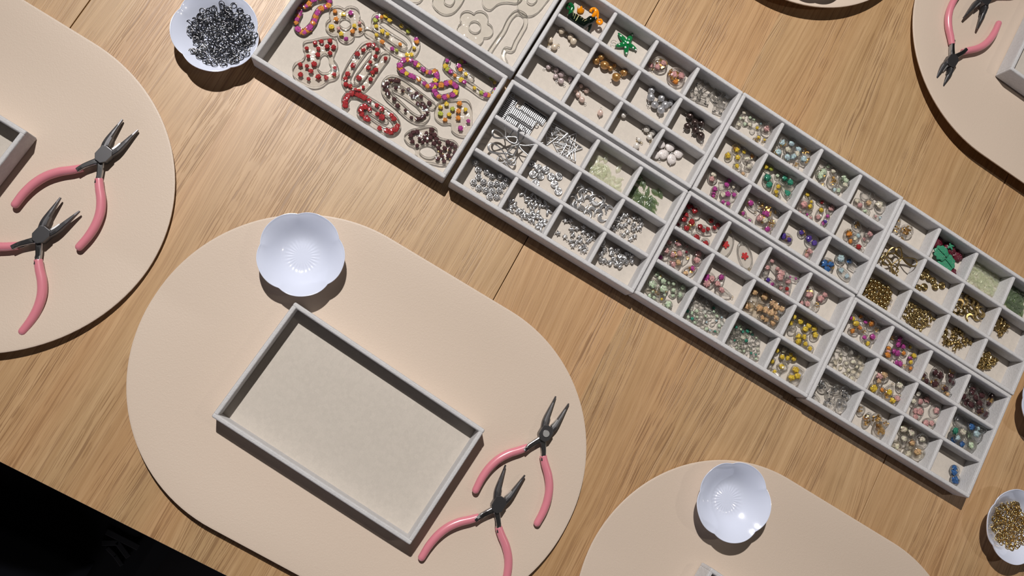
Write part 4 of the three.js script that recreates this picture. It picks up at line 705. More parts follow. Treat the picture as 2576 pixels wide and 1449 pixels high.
resinClip('ribbon', 'clear resin paperclip-shaped hair clip with yellow, orange and fuchsia flowers', [[70.6,33.4], [89.7,33.7], [109.2,34.6], [117.6,28.8], [116.7,18.1], [108.2,12], [88.5,11.1], [76,11.3], [71,17.5], [74.6,24.5], [88.2,26.1], [107,25.8]], { width: 8.2, codes: 'yofgyy', n: 20, size: 4.8, foil: 12 });
resinClip('ribbon', 'clear resin paperclip-shaped hair clip with red flowers, standing upright in the row', [[98.4,44], [97.8,62.3], [97.8,77.6], [94.9,88.1], [87.1,91.7], [79.8,87.5], [77.1,76.8], [76.6,58.4], [78.4,46], [84.2,42.8], [89.7,49.2], [89.8,64.5], [89.1,81.1]], { width: 8.5, codes: 'rrrr', n: 22, size: 5, foil: 10 });
resinClip('ribbon', 'clear resin paperclip-shaped hair clip with dark maroon flowers', [[162,62.5], [144.3,60.9], [122.8,59.5], [115.1,62.3], [113.6,70.1], [119.1,76.5], [133.8,80], [153,83], [160.8,80.2], [161.3,73.1], [153.5,68.2], [136.5,66.3], [122.4,66.6]], { width: 8.2, codes: 'mmmm', n: 27, size: 4.6, foil: 14 });
resinClip('ribbon', 'red-flowered resin hair clip with an open hook, against the lower tray wall', [[94,110.4], [89.9,104.9], [90.2,98], [96.7,93.5], [105.5,92.6], [122.7,92.6], [137.7,94.2], [144.8,99.4], [143.5,106.2], [134.6,109.6], [117.5,109.5], [108.4,107.3], [107.6,101.1], [117.5,99.5], [131.8,99.8]], { width: 6.8, codes: 'rrrr', n: 28, size: 6, foil: 6 });
resinClip('ribbon', 'clear resin hook-shaped hair clip with fuchsia and yellow flowers, nearest the right wall', [[150.5,12.7], [152.8,20.7], [160.7,23], [171.4,23.4], [184.3,23.2], [199.1,23.4], [206.1,18.6], [204.6,9.2], [195.4,3.3], [179.8,1.9], [166.4,4.2], [161.4,9.4], [166.3,14.8], [179.9,15.8]], { width: 6.3, codes: 'fygfoy', n: 24, size: 5.4, foil: 12 });
resinClip('loop', 'wavy loop hair clip packed with fuchsia and orange flowers, mid-tray', [[114.4,43.1], [118.1,36.2], [126.1,34.9], [133.8,35.7], [141,35.8], [146.3,31.3], [150.9,34.9], [152.5,41.6], [159.5,38.5], [164.5,32], [171.4,32], [174.2,38.7], [170.5,44.7], [165,50.2], [157.3,49.5], [152.9,44.8], [147.8,48.3], [140.7,47.2], [131.8,48.2], [123.8,49.4], [117.5,48.7]], { width: 5.5, codes: 'foffyfo', n: 36, size: 6.6 });
resinClip('loop', 'wavy loop hair clip packed with fuchsia and orange flowers, far left corner', [[5.4,50.7], [9.9,45.7], [11.6,38.5], [16.4,31.5], [22.3,27.3], [27.1,32.5], [22.6,40.1], [22.5,48.7], [24.3,56], [23.9,63.2], [22,69.9], [16.1,70.4], [9.9,62.9], [8.7,56]], { width: 5.5, codes: 'fofof', n: 32, size: 6.6 });
resinClip('outline', 'clear two-lobed resin hair clip with fuchsia and orange flowers', [[165.6,56.6], [170.2,50.9], [179.8,42.7], [188.2,37.8], [195.3,41.5], [202.4,52.1], [206.9,61], [206.7,68.8], [199.8,73.4], [191.6,73], [186.8,67.8], [179.9,72.4], [171.4,71.4], [166.4,64.6]], { codes: 'foygyo', n: 12, size: 5.4, foil: 12 });
resinClip('outline', 'clear resin hair clip shaped as a lobed blob with maroon flowers, in the near corner', [[155.5,104], [156.5,96.6], [162.9,88.9], [170.8,81.1], [178.3,80.2], [183.1,85.5], [190.2,84.1], [197.8,80.7], [204.7,82.8], [208.4,90.4], [207.8,100], [201.2,107.7], [191.1,111.9], [182.4,115.9], [174.3,113], [169.6,107.8], [161.9,108]], { hole: [[174.1,104.8], [178.3,98.7], [185.4,97.3], [190.6,100.6], [189.3,106.4], [183.7,110.1], [177,109.6]], codes: 'mmmm', n: 30, size: 4.8, foil: 8 });
acrylicShape('flower', 'clear acrylic five-petal flower with a round hole', [[153,97.1], [168.5,86.2], [158,93.6]], {});
acrylicShape('ribbon', 'clear acrylic wavy ribbon shape beside the flower-shaped one', [[178.3,111.6], [178.7,97.2], [179.3,83.3], [178,68.4], [181,58.3], [189.3,57.2], [194.1,64.2], [195,74.7], [195.4,85.6], [196.3,96], [190.7,99.1], [191.6,105.5], [199.4,112.6]], { width: 4.2 });
acrylicShape('outline', 'clear acrylic rounded piece cut off at the top, left of the flower-shaped one', [[105.1,100.3], [114.7,104.5], [122.4,102.9], [127.5,97], [129.3,87.8], [128.8,77.1], [123.2,65.1], [109.3,68.7], [102.5,81.6]], { hole: [[115.2,93.1], [121.6,91.8], [122,85.1], [117.6,80.3], [112.2,85.8]] });
acrylicShape('outline', 'clear acrylic irregular piece above the flower-shaped one', [[145,68.7], [151.1,73.9], [156.7,72.3], [160,62.8], [166.3,55.9], [176,49.8], [176.9,41.1], [162.1,38.7], [147.9,47.3], [141.9,59.7]], {});
acrylicShape('outline', 'clear acrylic rounded piece nearest the right tray wall', [[176,49.8], [181,55.8], [187.9,57.4], [194.6,53.5], [198.6,45], [200,34.3], [200,21.3], [188.3,16.7], [175.5,25.8], [173.9,38.4]], { hole: [[183.8,42.6], [189.3,41.9], [190.9,34.3], [185.5,30.1], [181.9,34.2]] });
acrylicShape('outline', 'clear acrylic rounded piece in the far left part of its tray', [[63.9,98.4], [73.9,110.1], [84.1,113], [93.7,107.7], [94.1,98.7], [86.5,88.4], [72.5,84.2]], {});
// ---------------------------------------------------------------- what lies in the cells, cell by cell: [.., mm along the tray, mm across it, ..]
pearlCell('U1', 'cream', [[15.9,47.3,3.1], [10.5,62.2,2.9], [18,66.2,3.1], [27,47.4,3.2], [31.6,49.4,3.4]]);
pearlCell('U1', 'lilac', [[23.5,88,2.6], [32,86.4,2.6], [38.5,87.1,2.9], [34.6,92.5,2.5], [41.7,93.4,2.9], [48.7,86,2.4]]);
pearlCell('U1', 'bronze', [[64.6,47.6,3.4], [62.2,54.5,3.5], [72,53.2,4.4], [78.9,52.2,2.8], [81.1,46.5,2.1], [93.3,47.9,3.7], [88.5,57.7,4.6]]);
pearlCell('U1', 'blush', [[62,85.8,2.2], [69.4,87,2.7], [60.1,93.5,2.1], [64.1,96.2,2.9], [69.9,98.2,2.9], [93.1,99.4,2.9]]);
pearlCell('U1', 'grey', [[127.7,48,3.7], [130.4,55.1,4.2], [140.7,49,3.7], [138,59.7,4], [147.5,53.1,3.9], [151.6,47.3,3.1], [146.2,60.9,4.1]]);
pearlCell('U1', 'dark brown', [[176.3,48.2,4], [184.5,51.7,4.1], [191,47.9,3.7], [179.4,59.7,3.9], [189,58.5,3.9], [197,60.7,4.2]]);
pearlCell('U1', 'white', [[115.1,87.8,3], [143.6,86.9,3.3], [150.6,86.7,3.1], [150,92.5,3], [142.1,100.9,2.2], [142.6,108.3,3.2]]);
pearlCell('U1', 'coin', [[164.7,92.1,4.3], [174.3,89.3,4.7], [171.7,99.9,5.1], [165.5,105,4.3], [185.6,90.3,4.6], [182,99.5,4.9]]);
resinCell('U1', 'pink-and-gold', [['round',121.4,18.2,115,16.7,16.7,'pp G *'], ['round',143,19.6,102,19.8,19.8,'pp G o R'], ['round',113.2,24.3,-33,8.3,8.3,'p G']]);
resinCell('U1', 'clear square', [['square',190.6,10.8,-71,14.7,11.8,''], ['square',179.5,22,-14,13.3,10.6,''], ['square',172.8,9.7,-62,12,9.6,''], ['square',200.4,11.1,-89,14.3,11.4,''], ['square',170.7,23.7,-24,10.6,8.5,''], ['square',199.5,23.7,-14,9.8,7.8,'']]);
resinCell('U2', 'tiny yellow-and-clear bead', [['facet',15.4,10.1,130,7.5,6,'w'], ['round',15.4,25.6,97,7.5,7.5,'w'], ['round',15.7,17.4,137,7.1,7.1,'w k'], ['facet',23.9,12,59,6.5,5.2,'k'], ['oval',28.6,10.5,-32,6.2,4.9,'k'], ['oval',21.4,20.8,-20,6.5,5.2,'k'], ['round',26.6,18.6,-26,6.5,6.5,'w'], ['facet',32.5,22.2,97,7.5,6,''], ['oval',35.9,16,98,6.5,5.2,'y'], ['round',44.9,13.1,133,13,13,'p'], ['oval',43.8,9.2,77,6.5,5.2,''], ['round',42,25.4,77,5.8,5.8,'y G *'], ['facet',39.2,28.9,15,4.1,3.3,'G *'], ['facet',49.1,22.9,103,5.8,4.6,'y G *'], ['round',40.4,19.3,44,5.5,5.5,''], ['oval',36.9,9.8,28,5.1,4.1,'l']]);
resinCell('U2', 'pale blue', [['round',67.6,15,94,11.7,11.7,'l G'], ['round',77.4,10.1,103,10.4,10.4,'l'], ['round',76.7,18.6,28,10.3,10.3,'w'], ['round',67.5,28.5,125,10.3,10.3,'l G'], ['round',86.9,15.2,75,11.4,11.4,'l w'], ['round',95.9,10.8,16,11.8,11.8,'G'], ['round',79.8,27.6,90,10.3,10.3,'l'], ['round',97.1,18.8,62,11.8,11.8,'l G'], ['round',85.1,22.6,59,9,9,'l G'], ['oval',93.1,28.5,74,9.6,7.7,'G']]);
resinCell('U2', 'yellow-flower', [['facet',26.1,50.7,57,11.8,9.4,'y G Y'], ['facet',22.6,62.3,97,11.1,8.9,'y Y'], ['round',34.6,48.3,142,7.4,7.4,'y'], ['round',44.6,47.9,119,7.1,7.1,'o G'], ['round',32.8,58,-10,8.1,8.1,'y'], ['round',41.2,53.4,26,9.5,9.5,'w'], ['facet',36.3,66.2,-13,10.8,8.6,'y'], ['facet',47,59.8,107,10.8,8.6,'w'], ['marquise',45.1,69.5,-13,9.4,5.4,'n']]);
resinCell('U2', 'green-flower', [['oval',67,48.9,-13,13.5,9.3,'y g E'], ['drop',72.9,62.6,46,17.7,13.5,'tt E'], ['oval',80.5,50.5,107,8.6,6.8,'k'], ['round',87.9,50,-3,11.4,11.4,'t E'], ['round',94.9,50.4,139,12.2,12.2,'t E'], ['block',86,64,-97,15.6,8.9,'yy Y'], ['facet',96.6,60.5,29,17.8,9.3,'t E'], ['oval',90.1,70.3,-3,9.2,5,'y']]);
resinCell('U2', 'clear-and-violet faceted', [['facet',17.8,92.2,-98,13.5,11.8,'p w'], ['facet',35.7,88.2,-79,12.6,9.1,'f f'], ['block',30.9,94.2,51,9,6.3,''], ['facet',27.5,104.4,73,11.8,9.4,'f f R'], ['facet',42.8,89.1,106,8.4,6.7,'w'], ['facet',38.8,101.2,-32,12.5,10.4,'w f'], ['oval',47.3,97.4,-88,13.2,7.7,'f'], ['oval',43.5,108.6,-3,12.5,7.6,'f f'], ['oval',28.3,110.2,-3,9.7,6.2,'f G']]);
resinCell('U2', 'gold-and-fuchsia', [['drop',69.1,94.9,29,16.1,10.5,'f G *'], ['round',78.2,89.3,141,11.3,11.3,'G'], ['drop',65.9,108,18,10.5,7.7,'f G'], ['round',87.6,93.6,127,14.8,14.8,'f G G'], ['block',96.5,86.9,8,12,6.4,'G'], ['round',86.2,104.1,-13,13.3,13.3,'p w G'], ['round',97.7,100.7,83,10.6,10.6,'G G'], ['oval',74.6,110.5,-3,10.5,5.6,'f'], ['round',95.6,107.8,44,10.5,10.5,'f R']]);
resinCell('U2', 'pale green', [['oval',117.7,9.8,-14,10.9,7.3,''], ['round',121.9,21.1,95,12.7,12.7,'k k G'], ['round',134.3,10.7,37,9.1,9.1,'w'], ['round',137.2,21.2,83,13.8,13.8,'G'], ['round',147.5,11.1,-6,12.5,12.5,'k'], ['round',148.7,16.8,73,11.7,11.7,'k w'], ['oval',146.2,27.1,-32,10.2,8.7,'l k'], ['oval',125.7,8.8,-14,9.5,5.8,'k'], ['oval',129.3,30.4,-1,7.2,5.8,'G']]);
resinCell('U2', 'clear crystal', [['oval',178.8,13.8,-3,12.5,9.6,''], ['facet',174.8,26.3,33,12.5,10,'w p'], ['facet',186.5,18.9,-3,12.5,10,'n'], ['round',198.7,14.9,139,12.9,12.9,'w'], ['oval',187.1,28.4,2,11,6.6,'k'], ['block',202.7,26.9,-8,11.1,5.9,'p l'], ['round',185.3,9.7,-6,8.1,8.1,'']]);
resinCell('U2', 'mixed pastel', [['drop',120.8,50.5,29,12.2,6.5,'y'], ['block',120.9,62.7,-97,14.3,10.7,'p R'], ['oval',126.9,54.9,40,10.8,5.7,'y'], ['round',127.2,62,29,8.6,8.6,'y'], ['oval',139.5,47.9,-13,17.4,7.2,'r'], ['oval',122.8,71.2,13,11.4,4.3,'p'], ['oval',132,69.5,13,11.5,5.7,'f p'], ['drop',140.8,60.7,-92,18.7,9.4,'p y'], ['drop',150.7,61.8,-92,15.9,7.2,'v f'], ['oval',149.8,49,-77,12.3,9.4,'p'], ['oval',150,68.7,-97,8.6,5.8,'f']]);
resinCell('U2', 'purple-flower', [['oval',119.7,105.5,-18,15.9,11.6,'v v G'], ['round',132.8,90.2,105,10,10,'v G'], ['oval',146,92.4,-3,16,13.5,'v v'], ['facet',149.2,106.4,-87,13.5,9.9,'p p G']]);
resinCell('U2', 'blush-and-amber', [['drop',184.8,49.4,13,14.6,10.2,'G'], ['facet',180.5,63,-86,13.8,10.9,'o G'], ['facet',189.5,60.7,106,12.4,9.9,'l w'], ['block',198.2,56.1,46,16.8,5.8,'p'], ['oval',200.6,49.8,-81,15.4,11,'p'], ['drop',197.4,69.5,2,15.2,9.4,'r G'], ['facet',185.9,68.6,96,8.7,7,'o']]);
resinCell('U2', 'blue-flower', [['round',173.5,106.7,103,16.8,16.8,'bb b G'], ['round',184.1,91.4,78,12.9,12.9,'l'], ['round',195,88,114,7.9,7.9,'b'], ['block',201.1,91.5,2,14.4,7.9,''], ['facet',195.5,103.7,13,19.4,10,'l l']]);
resinCell('L2', 'red-flower', [['round',12.6,9.3,-25,8.9,8.9,'r r'], ['round',20.3,10.7,-26,11.6,11.6,'r'], ['round',21,22.7,-10,11.5,11.5,'r G'], ['round',12,18.5,98,10,10,'r'], ['round',11.9,24.8,80,9.2,9.2,'r'], ['drop',36.7,21.8,-12,19.3,10.8,'r r r'], ['oval',38.9,8.6,-2,10.9,7.4,'r G'], ['oval',47.2,11.4,-78,10.9,8.6,'r r'], ['oval',21.2,30.5,8,12.3,8.4,'r G'], ['round',33.5,32.6,103,9.2,9.2,'r'], ['round',44.9,33,101,10,10,'r'], ['facet',11,31.5,87,6.9,5.5,'d']]);
resinCell('L2', 'red bloom', [['plate',65.9,22.4,-99,29.9,16.7,'F *'], ['plate',90.1,21.8,45,30.1,16,'F *']]);
resinCell('L2', 'pink-petal', [['oval',10.9,52.5,-78,12.2,7.6,'p'], ['oval',19.9,49.6,-12,13,9.2,'p G'], ['drop',11.7,57.2,-60,11.4,5.3,''], ['oval',12.5,63.6,-88,14.4,9.9,'p'], ['oval',23.2,60.6,-41,16,11.4,'p p G'], ['oval',31.5,49.5,-108,13,6.1,'d p'], ['marquise',35,58.6,-90,17.5,6.9,'G'], ['oval',45.1,50.8,-98,15.7,11.5,'p p R'], ['oval',27.5,70.1,-50,14.4,11.4,'p n'], ['drop',43.7,68.1,-54,20.6,11.4,'n f G'], ['oval',11.1,72.3,71,8.3,6.6,'f'], ['oval',21.8,71,30,9.1,4.5,'p']]);
resinCell('L2', 'three pink drop', [['round',65.3,66,106,16.5,16.5,'p f p'], ['drop',77.9,60.2,-85,20,10.8,'p f *'], ['drop',85.5,68.6,-7,22.3,10,'p *']]);
resinCell('L2', 'pale green charm', [['oval',15.4,88.5,-2,10.1,6.5,'k'], ['round',19.9,90.7,76,8,8,'k G'], ['round',16,100.4,122,10.8,10.8,'k'], ['round',24.8,91.9,78,8.7,8.7,'k'], ['round',28.5,99.5,-29,11.6,11.6,'k G'], ['oval',19,107.6,-21,13.7,6.5,'k Y G'], ['oval',31.2,91.3,30,10.1,5.8,'k'], ['block',37.1,91.9,51,14.5,7.3,'k k E'], ['marquise',46.1,91.5,-98,18.9,9.4,'k k'], ['facet',24.8,107.4,0,9.4,7.5,'G'], ['drop',31.9,106.5,-88,11.5,6.5,'y k'], ['oval',24.9,112.2,4,10.8,5.7,'k'], ['round',40,111.4,-24,10.8,10.8,'k'], ['marquise',40.8,99.6,-31,8.7,5.8,'k'], ['oval',19.8,113.6,69,7.9,6.3,'k']]);
resinCell('L2', 'aqua clear', [['drop',85.8,104.6,11,5.8,3.6,'l'], ['oval',93.4,110.2,164,5.5,3.5,'l'], ['drop',59.4,96.9,146,6.6,4.5,''], ['drop',100,102,59,8.1,5,'Q k'], ['facet',98.1,87,121,5.1,3.6,''], ['facet',78.9,90.7,16,7.5,4.7,''], ['drop',82.3,99.9,14,7.2,4.5,'k'], ['round',70.5,109.5,127,5.8,5.8,'t'], ['oval',92.1,88.3,36,6.8,4.9,'Q'], ['round',85.5,87.4,125,5.2,5.2,'t'], ['oval',58.4,108.2,149,5.7,3.9,''], ['facet',67.4,89.9,109,6,4.6,''], ['oval',101.1,108.2,176,5.6,3.4,'k'], ['drop',88.8,110.9,50,7.5,5.2,'k'], ['oval',97.8,92.2,168,5.5,3.6,'l'], ['oval',74.1,88.5,139,7.8,6.1,''], ['round',71.5,100.7,75,6.2,6.2,'k'], ['round',58.4,102.8,108,5.8,5.8,'k'], ['drop',94.4,97.3,101,6.3,4,'l'], ['round',66.1,110.5,51,5.6,5.6,'Q k'], ['round',66.8,105,3,5.6,5.6,'Q k'], ['facet',73.4,93.8,145,7.7,5.9,''], ['oval',81.4,105.5,114,8.2,5.6,''], ['oval',62.2,93.4,24,6.5,4,'l'], ['round',78.3,95.6,133,5.3,5.3,'Q'], ['oval',101.1,96.5,38,6.3,4.4,'Q'], ['round',74.8,111.5,35,5.2,5.2,'k'], ['oval',74.2,105.8,76,6.4,4,'k'], ['facet',92.5,103.3,127,6.1,3.7,''], ['oval',87,100.1,148,5.2,3.2,''], ['drop',87.7,95.6,21,5.6,3.9,''], ['drop',77.7,102,39,7.1,5.4,''], ['oval',83.9,110.6,165,5.4,4,''], ['oval',62.9,99.7,120,7.5,5.6,'Q'], ['facet',68.5,94.2,13,6.4,4.4,''], ['round',68.9,85.6,27,5.2,5.2,''], ['oval',62,105.4,5,7.5,5.4,'t'], ['drop',83.1,93.8,153,6.3,4.4,'Q'], ['oval',58.8,90.9,58,7.9,5,'k'], ['oval',92.3,93.3,1,6.8,5,'k'], ['round',78.2,108.2,82,7.1,7.1,''], ['facet',97.9,109,107,5.8,3.6,'t'], ['facet',87.2,91.2,160,6.3,4.4,'Q k'], ['facet',77.6,86,27,8.3,6.1,'']]);
resinCell('L2', 'mint clear', [['facet',143.8,108.4,47,5.9,3.8,'t'], ['oval',131.9,94.7,154,4.5,3.1,'k'], ['oval',131.3,106.9,97,5.5,4.1,''], ['drop',123.7,107.9,108,6.6,5.2,''], ['round',141.4,98.4,28,5,5,''], ['oval',120.6,101.8,176,6,3.7,''], ['round',144.3,94.8,74,6.9,6.9,''], ['drop',116.8,107.9,68,6.5,5.1,''], ['facet',116.8,93.1,51,5.7,4.3,'t'], ['drop',137.7,95.4,96,7.2,4.4,''], ['oval',149.9,102.7,28,4.9,3.4,'E'], ['oval',127.1,111.1,51,4.5,2.9,'k E'], ['round',138.1,105.4,34,4.5,4.5,'E'], ['oval',114.3,97.2,127,7.3,4.5,'E'], ['drop',135.9,90.5,49,7.3,4.5,'t'], ['oval',125.2,93.1,155,6.8,4.3,'t'], ['round',127.7,97.8,69,7.4,7.4,'E'], ['oval',151,110.1,147,6.5,4.9,'k'], ['drop',139.1,110,60,4.9,3.8,''], ['round',129,90.4,93,6.3,6.3,'t'], ['oval',119.8,88.9,22,6.1,4.6,'k E'], ['oval',123,98.4,53,4.8,3.3,''], ['oval',124.4,88.5,97,5.1,3.8,'E'], ['drop',120.6,111.4,56,5.5,3.4,''], ['round',132.2,99.8,78,5.3,5.3,'t'], ['oval',117.2,104.1,6,5.4,4.1,''], ['drop',147.7,99.4,63,6.8,4.8,'E'], ['drop',137.8,101.4,24,6.7,4.9,''], ['oval',141.4,91.1,170,6,4.1,'k E'], ['facet',114.3,101.2,44,5,3,'k E'], ['round',119.5,96.1,155,7.3,7.3,''], ['round',143.5,102.2,115,4.5,4.5,''], ['facet',135,110.8,90,6.9,5,'k E'], ['oval',148.7,106.6,22,4.9,3.2,'t'], ['round',114.2,110.8,16,6.2,6.2,''], ['oval',128,102.8,98,5.9,4.4,'E'], ['oval',127.5,106.8,70,7.2,5.2,'E'], ['drop',132.7,88.8,12,7.1,4.8,'k E'], ['oval',146.1,111.3,21,6.1,4.6,''], ['oval',134.1,104.3,51,6.8,5.3,''], ['oval',121.3,92.7,99,5.9,4.2,'k'], ['drop',141.6,105.7,67,5,3.6,'E'], ['round',123.7,103.4,148,4.7,4.7,'E'], ['oval',117.2,99.2,134,7.2,4.7,'E'], ['round',131,110.8,164,6.4,6.4,'E'], ['facet',120.7,105.7,57,6.1,3.8,'t']]);
resinCell('L2', 'pink-and-lilac', [['block',122.8,14.1,21,23.3,10.2,'p p'], ['oval',116.7,21.9,-97,15.2,8,'p'], ['round',132.3,17.4,88,10.9,10.9,'p'], ['round',133.9,23.8,118,11.6,11.6,'p'], ['drop',145.2,22.7,41,15.3,9.5,'p'], ['oval',127.1,31.9,3,13.8,8.7,'v f'], ['block',147.2,15,-17,16.1,5.9,'f f'], ['oval',142,31.1,-2,11.6,6.5,'p'], ['facet',147.2,31.3,54,10.9,8.7,'r p'], ['round',117.7,28.6,13,8.7,8.7,''], ['round',138.4,17.8,145,8,8,''], ['oval',133.5,32.9,47,8.7,7,'']]);
resinCell('L2', 'amber-tan', [['round',117.1,49.7,112,10.8,10.8,'n A'], ['facet',128,50.1,-11,14.4,11.5,'n A'], ['round',138.4,51.2,-8,13.7,13.7,'n'], ['round',118.1,67.8,36,12.1,12.1,'n A'], ['block',128.4,64.9,-97,18.6,10.8,'n A'], ['round',138,60.9,-5,13.7,13.7,'n n'], ['round',146.1,52.1,-5,14.5,14.5,'n n'], ['facet',142.2,70.4,63,12.9,10.3,'n'], ['facet',149.2,68.2,-86,15.8,10.8,'n A'], ['oval',118.8,62.6,-87,12.9,8.6,'A'], ['facet',146.7,61.4,65,13.7,11,'n n'], ['marquise',135.4,70.4,-30,12.2,7.9,'n A']]);
resinCell('L2', 'rose-pink', [['drop',171.1,19.5,-96,15.4,12.5,'p G'], ['facet',185.9,14.8,115,14.8,11.8,'p p R'], ['drop',185.1,27.5,-96,12.5,8.8,'G'], ['oval',174.6,29.6,41,14.7,10.3,'p'], ['round',167.7,32.9,144,8,8,'p'], ['oval',165.5,14.7,92,6.6,5.3,'d']]);
resinCell('L2', 'yellow-ball flower', [['round',176.4,50.9,40,9.2,9.2,'y'], ['round',184.9,53.1,114,12,12,'y y'], ['round',168.5,59.3,-7,10.5,10.5,'y'], ['oval',170.7,63.5,-30,11.1,8.3,''], ['round',192.9,49.4,-23,9,9,'y'], ['oval',197.4,56.6,-48,11.7,9.2,'y'], ['round',181.2,66.5,8,9.2,9.2,'y'], ['round',186.9,64.8,67,9.2,9.2,'y'], ['round',182.6,72.3,138,9.4,9.4,'y'], ['round',189.9,70.6,145,9.4,9.4,'y'], ['oval',199,70.8,-2,9.2,7.5,'y'], ['round',170.7,53.5,1,6.1,6.1,''], ['round',167.7,51.4,147,7,7,'y']]);
resinCell('L2', 'yellow block', [['oval',167,92.2,-86,9.6,6.9,'y'], ['facet',174.5,87.9,126,10.5,8.4,'w'], ['block',166.9,105.8,-86,12.3,7.5,'y'], ['oval',177.5,93.7,-11,12.4,9.6,'y y'], ['oval',185,88.5,8,12.4,9.7,'y y'], ['block',180.2,103.5,-57,11.8,9.6,'y'], ['block',176.7,112.3,-1,13,6.8,'y'], ['block',196.4,104.1,-88,20.6,14.4,'y y y']]);
resinCell('L3', 'orange mix', [['round',17.8,14.7,77,8.5,8.5,'y'], ['facet',25,9.2,-22,8.5,6.8,'o'], ['facet',31.5,10.7,55,8.5,6.8,'f'], ['round',38.1,10.7,29,11.6,11.6,'o *'], ['round',22,20.2,84,9.7,9.7,'y'], ['oval',22.9,27.6,-12,12,8.4,'o G'], ['oval',28,20.7,-16,9.7,7.7,'o G'], ['oval',35.5,21.6,-12,10.9,7.3,'G'], ['oval',46.9,21.6,-85,13.3,8.5,'f G'], ['oval',37,27.3,51,9.7,7.7,'f'], ['oval',43.1,31,-2,11.5,7.2,'y'], ['oval',47.8,11.2,-12,11,7.3,'G'], ['round',13.4,17.3,134,6.8,6.8,'f']]);
resinCell('L3', 'clear champagne', [['drop',37.6,46.2,3,8,5.6,''], ['drop',33,54.6,167,7.6,5.8,''], ['drop',13.8,59.1,63,6.1,4.1,'w Y'], ['oval',28.5,69,97,6.2,4.4,'Y'], ['facet',36.7,72.8,175,7,4.8,'w Y'], ['oval',45.9,52.3,61,8.3,5.7,'Y'], ['round',38.8,56.6,149,8.1,8.1,'w'], ['oval',24.1,61.5,77,6.8,5.4,'w Y'], ['oval',43.3,65,140,8.7,5.8,'Y'], ['round',45.2,72.7,167,7.5,7.5,'w Y'], ['oval',14,65.1,105,9,6.9,''], ['drop',22.7,56.2,155,6.1,4,'w'], ['round',49.6,64.8,38,7.9,7.9,'Y'], ['facet',32.2,62.5,38,8,6.2,'w'], ['round',24.7,50.2,113,9.4,9.4,''], ['oval',49.6,57.2,110,9.4,7.5,'Y'], ['facet',16.8,71.6,133,7.6,4.8,''], ['facet',31.6,48.8,42,9,6.2,''], ['drop',22.1,73.2,83,8.7,6.6,'Y'], ['oval',44.4,59.1,84,6.8,5,'w Y'], ['facet',17.2,53.9,149,6.8,4.7,''], ['drop',37.5,67.1,61,7.4,5.4,'w Y'], ['oval',20.4,67,42,7.8,5.5,'Y'], ['drop',41.1,49.4,138,8.4,5.2,'w Y']]);
resinCell('L3', 'magenta-and-orange', [['round',68.6,10.4,146,7.8,7.8,'G *'], ['round',73.6,10,84,10.3,10.3,'f f'], ['facet',73.7,14.7,121,9.8,7.8,'f'], ['oval',83.4,11.1,138,10.3,8.2,'f'], ['oval',91,8.7,-1,8.1,6.5,'y'], ['round',68.7,24.9,67,9.2,9.2,'o p'], ['round',70.1,32,31,10.9,10.9,'o'], ['round',77.2,23.3,-6,11,11,'f f'], ['round',84.9,31.4,149,11,11,'f f'], ['oval',87,18.3,129,9.3,7.4,'o'], ['oval',97.8,18.1,-65,13.5,10.3,'f y'], ['facet',96.7,23.3,14,9.3,7.4,'y'], ['oval',94.8,31,-1,8.5,6.8,'G'], ['oval',99.3,29.7,-30,10.3,7.3,'o G']]);
resinCell('L3', 'silver-flake', [['round',18.2,96.8,-3,14.1,14.1,'S S'], ['oval',28.7,98.9,-85,14.8,9.8,'S'], ['oval',32.8,92.6,128,12.3,9.9,'S'], ['round',44.3,90.8,103,14.2,14.2,'S S'], ['oval',16.1,113.2,19,14.6,9.8,'S'], ['round',33.9,111,71,14.1,14.1,'S'], ['facet',41.5,101.1,0,10.4,8.3,'S'], ['round',45,105.1,136,12.9,12.9,'S']]);
resinCell('L3', 'champagne drop', [['round',75.2,51.2,31,13.9,13.9,'n'], ['round',71.5,58.6,78,11.3,11.3,'p n'], ['round',72.2,70.4,68,12.5,12.5,'y'], ['drop',88.3,65.4,-84,20.2,12.6,'y G *'], ['oval',97.7,50.1,-95,16.5,10.7,'w *'], ['drop',97.7,68.7,-65,13.9,10.6,'y p *'], ['round',80.3,67.2,9,7.5,7.5,'o']]);
resinCell('L3', 'gold-flake', [['facet',69,97.7,91,11.8,9.4,'G'], ['drop',79.5,103.9,-95,18.6,11.2,'G G'], ['round',88.2,97.7,111,12.5,12.5,'G G'], ['round',94.6,105.9,148,16.8,16.8,'G G'], ['round',98.3,97.1,148,9.5,9.5,'G']]);
resinCell('L3', 'dark brown flower', [['round',131.3,18.8,-8,16.7,16.7,'m m'], ['oval',147.3,10.4,-84,14.9,10.8,'m G'], ['round',132.9,30.1,103,13.4,13.4,'m G'], ['oval',145.8,27.2,-2,14.8,10.8,'m G'], ['round',119.1,27.9,113,9.4,9.4,'m G'], ['facet',123.1,32.8,38,10.2,8.1,'m'], ['facet',149.3,18,-18,12.2,9.7,'m m'], ['oval',149.8,32.1,-2,12.1,6.7,'n G']]);
resinCell('L3', 'maroon flower', [['round',176.2,12.1,4,14.3,14.3,'m'], ['oval',173.1,25.5,29,13.6,10.9,'m m'], ['facet',188.9,13,63,15,12,'m'], ['oval',178.2,17.6,29,13.6,10.9,'m m'], ['oval',200.3,11.1,-99,20.6,11.5,'m m G'], ['round',180.1,28.1,13,10.9,10.9,'m'], ['facet',198.6,26.4,14,16.4,13.1,'m m'], ['round',187.7,23.9,63,14.3,14.3,'m'], ['round',192.3,30,-1,12.2,12.2,'m G'], ['oval',174.7,30.4,135,8.7,6.9,'m']]);
